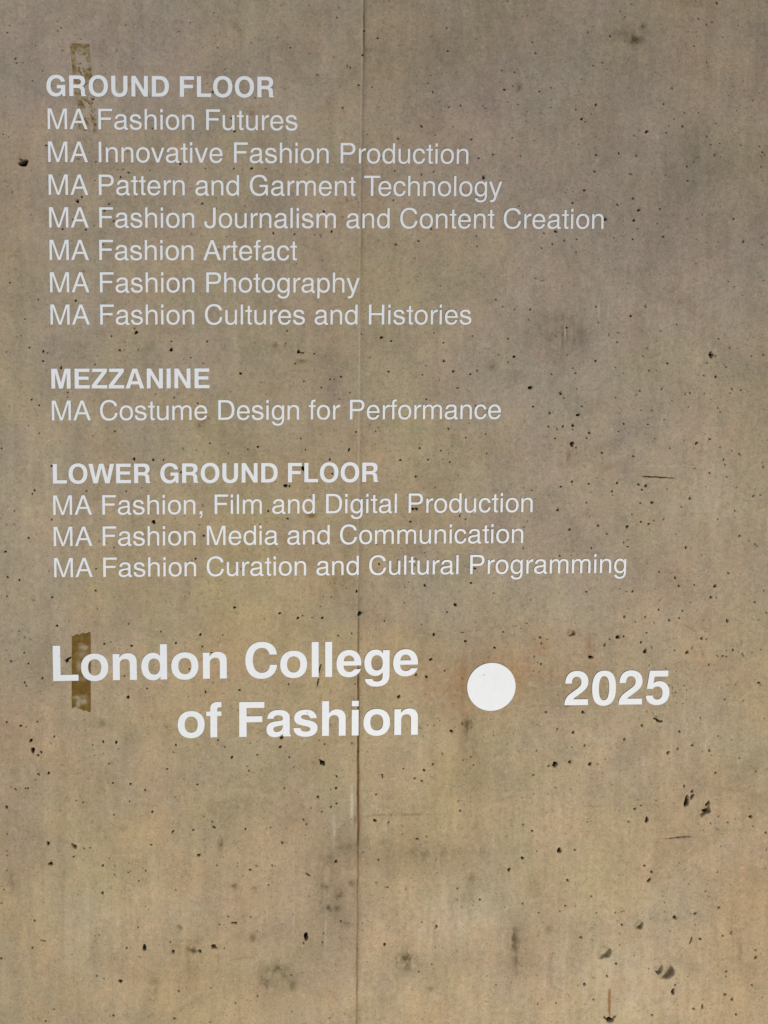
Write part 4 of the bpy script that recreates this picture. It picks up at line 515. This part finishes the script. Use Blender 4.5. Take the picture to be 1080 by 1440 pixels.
# ---------------------------------------------------------------- letterforms (units per thousand of the type size)
GLYPHS = {}
for row in """R I M93 0 L93 718 L187 718 L187 0
R M M73 0 L73 718 L205 718 L418 100 L630 718 L761 718 L761 0 L673 0 L673 612 L463 0 L371 0 L161 612 L161 0
R A M14 0 L284 718 L387 718 L654 0 L551 0 L472 216 L190 216 L114 0 M217 294 L334 616 L447 294
R F M86 0 L86 718 L583 718 L583 634 L183 634 L183 414 L535 414 L535 330 L183 330 L183 0
R P M86 0 L86 718 L408 718 C545 718 622 642 622 515 C622 384 540 302 408 302 L182 302 L182 0 M182 385 L393 385 C480 385 524 430 524 510 C524 592 480 635 393 635 L182 635
R T M14 634 L14 718 L597 718 L597 634 L353 634 L353 0 L257 0 L257 634
R D M81 0 L81 718 L360 718 C560 718 674 590 674 362 C674 130 560 0 360 0 M178 83 L345 83 C500 83 576 180 576 360 C576 540 500 634 345 634 L178 634
R H M77 0 L77 718 L174 718 L174 415 L549 415 L549 718 L646 718 L646 0 L549 0 L549 332 L174 332 L174 0
R C M571 508 C552 605 477 656 372 656 C226 656 141 540 141 361 C141 180 226 62 374 62 C492 62 573 135 586 269 L681 269 C666 95 550 -19 368 -19 C168 -19 44 128 44 358 C44 592 174 737 377 737 C545 737 651 648 667 508
R G M586 508 C568 602 498 655 391 655 C240 655 146 540 146 362 C146 180 240 62 398 62 C522 62 612 150 612 281 L612 299 L404 299 L404 380 L704 380 L704 0 L643 0 L621 92 C566 18 482 -19 384 -19 C186 -19 48 130 48 357 C48 590 183 737 393 737 C552 737 664 652 682 508
R J M331 718 L428 718 L428 190 C428 60 350 -19 222 -19 C95 -19 17 60 17 190 L17 228 L110 228 L110 194 C110 110 145 66 222 66 C300 66 331 110 331 190
R i M67 0 L67 523 L152 523 L152 0 M67 604 L67 718 L152 718 L152 604
R l M67 0 L67 718 L152 718 L152 0
R n M65 0 L65 523 L142 523 L142 447 C180 508 230 538 300 538 C420 538 491 472 491 362 L491 0 L407 0 L407 344 C407 422 365 464 290 464 C203 464 149 400 149 304 L149 0
R h M65 0 L65 718 L149 718 L149 453 C180 508 230 538 300 538 C420 538 491 472 491 362 L491 0 L407 0 L407 344 C407 422 365 464 290 464 C203 464 149 400 149 304 L149 0
R u M488 523 L488 0 L412 0 L412 76 C374 15 324 -15 254 -15 C134 -15 64 51 64 161 L64 523 L148 523 L148 179 C148 101 189 59 264 59 C351 59 405 123 405 219 L405 523
R m M65 0 L65 523 L142 523 L142 450 C175 508 228 538 289 538 C355 538 402 508 426 452 C465 510 515 538 578 538 C700 538 769 472 769 362 L769 0 L685 0 L685 365 C685 430 650 464 592 464 C515 464 459 400 459 313 L459 0 L375 0 L375 365 C375 430 342 464 284 464 C205 464 149 400 149 313 L149 0
R r M77 0 L77 523 L154 523 L154 426 C190 500 240 538 300 538 L332 534 L332 449 C215 447 161 400 161 271 L161 0
R o M35 260 C35 430 128 538 278 538 C428 538 521 432 521 262 C521 95 425 -14 278 -14 C128 -14 35 92 35 260 M123 262 C123 138 180 63 278 63 C375 63 433 138 433 264 C433 388 376 461 278 461 C180 461 123 388 123 262
R c M387 353 C376 425 325 461 259 461 C168 461 121 385 121 258 C121 135 168 63 258 63 C328 63 380 105 393 184 L477 184 C462 60 375 -15 256 -15 C115 -15 30 90 30 256 C30 430 120 538 260 538 C380 538 462 470 471 353
R e M129 234 L516 234 C516 430 430 538 280 538 C135 538 40 427 40 256 C40 85 130 -15 273 -15 C395 -15 482 50 504 159 L420 159 C400 95 350 62 276 62 C185 62 133 125 129 234 M131 302 C142 402 197 461 279 461 C360 461 420 402 425 302
R a M530 51 L530 -7 C508 -13 495 -15 480 -15 C430 -15 402 8 394 58 C342 8 282 -15 218 -15 C108 -15 36 48 36 142 C36 232 95 284 200 297 C300 309 392 306 392 366 L392 382 C392 432 350 462 278 462 C205 462 162 432 153 365 L69 365 C75 480 150 538 281 538 C405 538 475 490 475 395 L475 105 C475 70 488 51 515 51 M392 265 C370 250 350 247 300 239 L245 231 C165 219 124 193 124 145 C124 92 160 61 235 61 C325 61 392 118 392 185
R s M434 378 C428 480 355 538 240 538 C120 538 43 475 43 380 C43 300 95 262 195 237 L277 217 C350 199 377 180 377 140 C377 92 333 62 255 62 C172 62 122 95 118 172 L32 172 C36 45 112 -15 250 -15 C385 -15 464 52 464 153 C464 232 415 275 320 298 L235 318 C165 335 132 355 132 391 C132 435 172 461 237 461 C308 461 346 432 350 378
R t M257 523 L257 455 L184 455 L184 120 C184 78 196 66 230 66 L257 69 L257 -1 C240 -5 220 -7 200 -7 C135 -7 101 25 101 85 L101 455 L14 455 L14 523 L101 523 L101 669 L184 669 L184 523
R f M262 523 L262 455 L175 455 L175 0 L91 0 L91 455 L14 455 L14 523 L91 523 L91 606 C91 685 135 728 215 728 L262 724 L262 652 L232 654 C190 654 175 640 175 600 L175 523
R d M499 0 L499 718 L415 718 L415 456 C380 510 330 538 268 538 C125 538 35 430 35 255 C35 90 125 -15 262 -15 C332 -15 385 12 423 68 L423 0 M122 260 C122 388 175 460 270 460 C363 460 415 386 415 260 C415 136 363 63 272 63 C177 63 122 138 122 260
R p M58 -207 L58 523 L135 523 L135 448 C172 508 225 538 292 538 C430 538 517 430 517 262 C517 90 428 -15 290 -15 C228 -15 180 10 142 60 L142 -207 M142 262 C142 138 193 63 282 63 C375 63 430 138 430 262 C430 386 375 460 283 460 C193 460 142 386 142 262
R g M421 523 L497 523 L497 40 C497 -130 420 -220 265 -220 C140 -220 62 -165 53 -68 L139 -68 C148 -120 195 -148 268 -148 C365 -148 415 -95 415 10 L415 66 C378 10 330 -15 270 -15 C130 -15 40 90 40 255 C40 425 132 538 268 538 C330 538 382 508 421 450 M127 260 C127 388 178 460 270 460 C363 460 415 386 415 260 C415 136 363 63 272 63 C180 63 127 138 127 260
R v M8 523 L102 523 L250 108 L400 523 L492 523 L297 0 L203 0
R y M11 523 L104 523 L253 112 L398 523 L489 523 L285 -50 C248 -152 215 -214 125 -214 C100 -214 85 -210 64 -203 L64 -125 C82 -129 92 -131 108 -131 C155 -131 168 -117 190 -58 L209 -5
R , M87 0 L87 104 L191 104 L191 -8 C191 -90 160 -135 87 -147 L87 -110 C125 -98 140 -70 141 0
B I M64 0 L64 718 L214 718 L214 0
B L M76 0 L76 718 L226 718 L226 123 L583 123 L583 0
B F M76 0 L76 718 L587 718 L587 595 L226 595 L226 423 L545 423 L545 300 L226 300 L226 0
B E M76 0 L76 718 L614 718 L614 595 L226 595 L226 433 L583 433 L583 315 L226 315 L226 123 L621 123 L621 0
B M M69 0 L69 718 L276 718 L418 220 L558 718 L765 718 L765 0 L625 0 L625 565 L487 0 L347 0 L209 565 L209 0
B N M69 0 L69 718 L216 718 L514 224 L514 718 L654 718 L654 0 L506 0 L209 488 L209 0
B Z M25 0 L25 124 L396 595 L44 595 L44 718 L577 718 L577 599 L207 123 L586 123 L586 0
B A M20 0 L277 718 L445 718 L702 0 L546 0 L500 143 L222 143 L176 0 M260 263 L361 580 L462 263
B W M6 718 L161 718 L262 212 L389 718 L555 718 L682 212 L783 718 L938 718 L767 0 L606 0 L472 556 L338 0 L177 0
B O M44 358 C44 590 180 737 389 737 C598 737 734 590 734 360 C734 128 598 -19 389 -19 C180 -19 44 128 44 358 M194 358 C194 204 268 104 389 104 C510 104 584 204 584 360 C584 516 510 614 389 614 C268 614 194 514 194 358
B U M72 718 L222 718 L222 270 C222 160 270 104 362 104 C455 104 501 160 501 270 L501 718 L651 718 L651 275 C651 85 550 -19 362 -19 C173 -19 72 85 72 275
B D M76 0 L76 718 L355 718 C565 718 685 585 685 360 C685 135 565 0 355 0 M226 123 L325 123 C465 123 535 203 535 360 C535 515 465 595 325 595 L226 595
B R M76 0 L76 718 L430 718 C565 718 645 640 645 520 C645 440 608 380 535 347 C605 322 630 275 632 190 L635 100 C637 60 645 42 677 22 L677 0 L515 0 C500 25 494 55 492 110 L489 175 C486 255 458 281 370 281 L226 281 L226 0 M226 404 L385 404 C460 404 495 435 495 500 C495 565 460 595 385 595 L226 595
B G M560 497 C540 570 480 614 397 614 C272 614 194 515 194 355 C194 195 272 104 400 104 C490 104 555 160 566 265 L414 265 L414 385 L713 385 L713 0 L614 0 L597 85 C545 15 470 -19 373 -19 C180 -19 44 135 44 352 C44 585 180 737 395 737 C565 737 685 645 704 497
B C M534 475 C515 565 465 614 376 614 C262 614 194 518 194 360 C194 198 262 104 378 104 C472 104 530 160 538 265 L684 265 C672 90 550 -19 368 -19 C170 -19 44 130 44 358 C44 590 172 737 374 737 C555 737 668 640 680 475
B l M69 0 L69 718 L209 718 L209 0
B i M69 0 L69 532 L209 532 L209 0 M69 605 L69 718 L209 718 L209 605
B n M65 0 L65 532 L200 532 L200 455 C238 516 295 546 365 546 C478 546 546 480 546 360 L546 0 L406 0 L406 325 C406 395 375 428 315 428 C250 428 205 388 205 320 L205 0
B h M65 0 L65 718 L205 718 L205 462 C240 518 295 546 365 546 C478 546 546 480 546 360 L546 0 L406 0 L406 325 C406 395 375 428 315 428 C250 428 205 388 205 320 L205 0
B o M34 266 C34 435 135 546 306 546 C477 546 578 437 578 268 C578 98 477 -14 306 -14 C135 -14 34 98 34 266 M174 266 C174 162 222 100 306 100 C390 100 438 162 438 268 C438 372 390 432 306 432 C222 432 174 370 174 266
B e M165 226 L528 226 C536 425 440 546 276 546 C123 546 23 435 23 262 C23 90 123 -14 276 -14 C395 -14 486 48 520 150 L382 150 C362 115 330 96 284 96 C210 96 170 140 165 226 M169 316 C178 392 215 434 278 434 C340 434 378 390 385 316
B a M527 17 L527 0 L376 0 C366 15 362 32 360 58 C315 10 265 -14 203 -14 C95 -14 29 45 29 142 C29 240 80 290 190 307 L295 321 C345 328 362 340 362 375 C362 415 330 438 268 438 C205 438 177 416 172 368 L44 368 C52 485 130 546 275 546 C420 546 500 490 500 385 L500 98 C500 50 508 32 527 17 M360 240 C340 229 325 225 280 217 L245 211 C190 200 169 182 169 148 C169 112 192 92 235 92 C305 92 358 140 360 200
B s M501 369 C495 485 410 546 272 546 C130 546 45 480 45 372 C45 290 95 250 200 225 L290 204 C355 188 375 175 375 148 C375 113 340 94 280 94 C212 94 177 118 168 170 L30 170 C36 50 125 -14 278 -14 C430 -14 519 55 519 165 C519 245 472 295 370 319 L270 342 C205 357 185 370 185 395 C185 424 215 440 268 440 C330 440 362 418 366 369
B d M551 0 L551 718 L411 718 L411 478 C378 522 330 546 270 546 C130 546 34 425 34 262 C34 100 128 -14 268 -14 C335 -14 380 10 416 62 L416 0 M174 266 C174 370 215 430 292 430 C370 430 411 370 411 266 C411 162 370 102 292 102 C215 102 174 162 174 266
B g M418 532 L553 532 L553 25 C553 -130 455 -217 288 -217 C150 -217 62 -155 53 -55 L203 -55 C211 -92 240 -112 294 -112 C372 -112 413 -72 413 0 L413 78 C375 30 330 5 270 5 C132 5 40 110 40 275 C40 435 130 546 272 546 C335 546 385 518 418 462 M180 270 C180 370 222 430 297 430 C371 430 413 370 413 272 C413 176 371 117 297 117 C222 117 180 176 180 270
B f M318 532 L318 439 L232 439 L232 0 L92 0 L92 439 L10 439 L10 532 L92 532 L92 590 C92 680 150 727 250 727 L318 723 L318 616 L283 617 C245 617 232 603 232 570 L232 532
B 0 M32 345 C32 590 112 710 278 710 C444 710 524 590 524 345 C524 100 444 -19 278 -19 C112 -19 32 100 32 345 M172 345 C172 175 205 95 278 95 C351 95 384 175 384 345 C384 515 351 596 278 596 C205 596 172 515 172 345
B 2 M26 0 C28 110 65 180 165 255 L270 330 C345 385 368 420 368 475 C368 545 330 590 270 590 C205 590 172 545 170 450 L36 450 C36 615 125 710 275 710 C415 710 511 620 511 480 C511 395 470 330 370 255 L290 195 C240 160 215 145 205 122 L511 122 L511 0
B 5 M27 183 L168 183 C178 125 210 97 262 97 C332 97 372 150 372 235 C372 320 330 370 262 370 C220 370 190 353 170 320 L44 324 L98 698 L480 698 L480 575 L202 575 L180 440 C215 467 255 480 300 480 C425 480 516 380 516 240 C516 85 415 -19 262 -19 C125 -19 35 55 27 183""".strip().splitlines():
    face, ch, path = row.split(" ", 2)
    GLYPHS[face, ch] = path
WIDTH = {'R': {'M': 833, 'A': 667, 'F': 611, 'a': 556, 's': 500, 'h': 556, 'i': 222, 'o': 556, 'n': 556, 'u': 556, 't': 278, 'r': 333, 'e': 556, 'v': 500, 'I': 278, 'P': 667, 'd': 556, 'c': 500, 'g': 556, 'y': 500, 'T': 611, 'G': 778, 'J': 500, 'm': 833, 'l': 222, 'C': 722, 'p': 556, 'H': 722, 'D': 722, 'f': 278, ',': 278, ' ': 278},
         'B': {'G': 778, 'R': 722, 'O': 778, 'U': 722, 'N': 722, 'D': 722, 'F': 611, 'L': 611, 'M': 833, 'E': 667, 'Z': 611, 'A': 722, 'I': 278, 'W': 944, 'o': 611, 'n': 611, 'd': 611, 'C': 722, 'l': 278, 'e': 556, 'g': 611, 'f': 333, 'a': 556, 's': 556, 'h': 611, 'i': 278, '2': 556, '0': 556, '5': 556, ' ': 278}}
KERN = {('R', 'T', 'e'): -120, ('R', 'F', 'a'): -50 * 0, ('R', 'P', 'a'): -40 * 0}


def contours(path, seg=7):
    out = []; cur = []; toks = path.replace("M", " M ").replace("L", " L ").replace("C", " C ").split()
    i = 0
    while i < len(toks):
        c = toks[i]; i += 1
        if c == "M":
            if cur: out.append(cur)
            cur = [(float(toks[i]), float(toks[i + 1]))]; i += 2
        elif c == "L":
            cur.append((float(toks[i]), float(toks[i + 1]))); i += 2
        else:
            p = [float(t) for t in toks[i:i + 6]]; i += 6
            a = cur[-1]
            for k in range(1, seg + 1):
                t = k / seg; s = 1 - t
                cur.append((s ** 3 * a[0] + 3 * s * s * t * p[0] + 3 * s * t * t * p[2] + t ** 3 * p[4],
                            s ** 3 * a[1] + 3 * s * s * t * p[1] + 3 * s * t * t * p[3] + t ** 3 * p[5]))
    out.append(cur)
    res = []
    for c in out:
        if math.dist(c[0], c[-1]) < 0.5: c = c[:-1]
        res.append(c)
    return res


THICK = 0.0002
FILM_Y = -0.00095
_cache = {}


def film_mesh(name, loops, scale):
    """cut a flat sheet of film along closed outlines, THICK deep, facing -Y"""
    cu = bpy.data.curves.new(name, 'CURVE')
    cu.dimensions = '2D'; cu.fill_mode = 'BOTH'; cu.extrude = THICK / 2
    for lp in loops:
        sp = cu.splines.new('POLY'); sp.points.add(len(lp) - 1); sp.use_cyclic_u = True
        for pt, (x, y) in zip(sp.points, lp): pt.co = (x * scale, y * scale, 0, 1)
    tmp = bpy.data.objects.new(name, cu)
    me = bpy.data.meshes.new_from_object(tmp)
    bpy.data.objects.remove(tmp); bpy.data.curves.remove(cu)
    n = len(me.vertices); co = np.zeros(n * 3, np.float32); me.vertices.foreach_get("co", co)
    co = co.reshape(-1, 3); co = np.stack([co[:, 0], -co[:, 2], co[:, 1]], 1)
    me.vertices.foreach_set("co", np.ascontiguousarray(co).ravel()); me.update()
    me.materials.clear(); me.materials.append(M_LETTER)
    me.name = name
    return me


def glyph_mesh(face, ch, em):
    key = (face, ch, round(em, 5))
    if key not in _cache:
        name = "comma" if ch == "," else "digit" if ch.isdigit() else "letter"
        _cache[key] = film_mesh(name, contours(GLYPHS[face, ch], 7 if em < 0.08 else 12), em / 1000)
    return _cache[key]


def lettering(text, face, em, x, z, label, cat, group, track=1.0, tilt=0.0):
    """one line of lettering: thing > word > letter; track = how tightly the line is set"""
    line = empty("lettering_line", (x, FILM_Y, z + Z0))
    line.rotation_euler = (0, -tilt, 0)
    tag(line, label, cat, group)
    pen = 0.0; prev = None; word = None; origin = 0.0
    for ch in text:
        if ch == " ":
            pen += track * WIDTH[face][ch] * em / 1000; word = None; prev = ch
            continue
        pen += KERN.get((face, prev, ch), 0) * em / 1000
        if word is None:
            word = empty("word", (pen, 0, 0), line); origin = pen
        o = bpy.data.objects.new("comma" if ch == "," else "digit" if ch.isdigit() else "letter", glyph_mesh(face, ch, em))
        o.location = (pen - origin, 0, 0); o.parent = word
        COL.objects.link(o)
        pen += track * WIDTH[face][ch] * em / 1000; prev = ch
    return line


HEADS = "bold capital headings on the concrete wall"
LIST = "plain white lines of lettering on the concrete wall"
BIG = "large bold white lettering at the foot of the list"
TRACK = {0: 0.9965, 1: 1.003, 2: 1.0015, 4: 1.001, 5: 0.994, 7: 0.998, 9: 1.003, 10: 0.997, 12: 0.986, 15: 1.003}
for row, face, text, label in [
    (0, 'B', "GROUND FLOOR", "bold white heading reading GROUND FLOOR, topmost lettering on the wall, crossing the tape residue"),
    (1, 'R', "MA Fashion Futures", "thin white line of lettering reading MA Fashion Futures under the topmost heading"),
    (2, 'R', "MA Innovative Fashion Production", "thin white line of lettering reading MA Innovative Fashion Production"),
    (3, 'R', "MA Pattern and Garment Technology", "thin white line of lettering reading MA Pattern and Garment Technology"),
    (4, 'R', "MA Fashion Journalism and Content Creation", "long thin white line of lettering reading MA Fashion Journalism and Content Creation"),
    (5, 'R', "MA Fashion Artefact", "short thin white line of lettering reading MA Fashion Artefact"),
    (6, 'R', "MA Fashion Photography", "thin white line of lettering reading MA Fashion Photography"),
    (7, 'R', "MA Fashion Cultures and Histories", "thin white line of lettering reading MA Fashion Cultures and Histories"),
    (9, 'B', "MEZZANINE", "bold white one-word heading reading MEZZANINE in the middle of the list"),
    (10, 'R', "MA Costume Design for Performance", "thin white line reading MA Costume Design for Performance, alone under its one-word heading"),
    (12, 'B', "LOWER GROUND FLOOR", "bold white three-word heading reading LOWER GROUND FLOOR"),
    (13, 'R', "MA Fashion, Film and Digital Production", "thin white line of lettering with a comma, reading MA Fashion, Film and Digital Production"),
    (14, 'R', "MA Fashion Media and Communication", "thin white line of lettering reading MA Fashion Media and Communication"),
    (15, 'R', "MA Fashion Curation and Cultural Programming", "thin white line reading MA Fashion Curation and Cultural Programming, last of the small lettering"),
]:
    lettering(text, face, EM, 0.0, -row * PITCH, label, "lettering", HEADS if face == 'B' else LIST, TRACK.get(row, 1.0))

BIGEM = 0.1107
lettering("London College", 'B', BIGEM, -0.00954, -1.26813, "upper line of large bold white lettering, its first letters over the brown tape", "lettering", BIG, 0.987, 0.0045)
lettering("of Fashion", 'B', BIGEM, 0.27072, -1.39999, "lower line of large bold white lettering, set right and crossing the wall joint", "lettering", BIG, 0.983)
lettering("2025", 'B', BIGEM, 1.14465, -1.33646, "large bold white year 2025 right of the white disc", "lettering", BIG, 1.006)

disc = bpy.data.objects.new("disc", film_mesh("disc", [[(math.cos(a * math.pi / 48), math.sin(a * math.pi / 48)) for a in range(96)]], 0.05494))
disc.location = (0.98066, FILM_Y, -1.29230 + Z0)
COL.objects.link(disc)
tag(disc, "plain white round disc on the wall between the large words and the year", "disc")
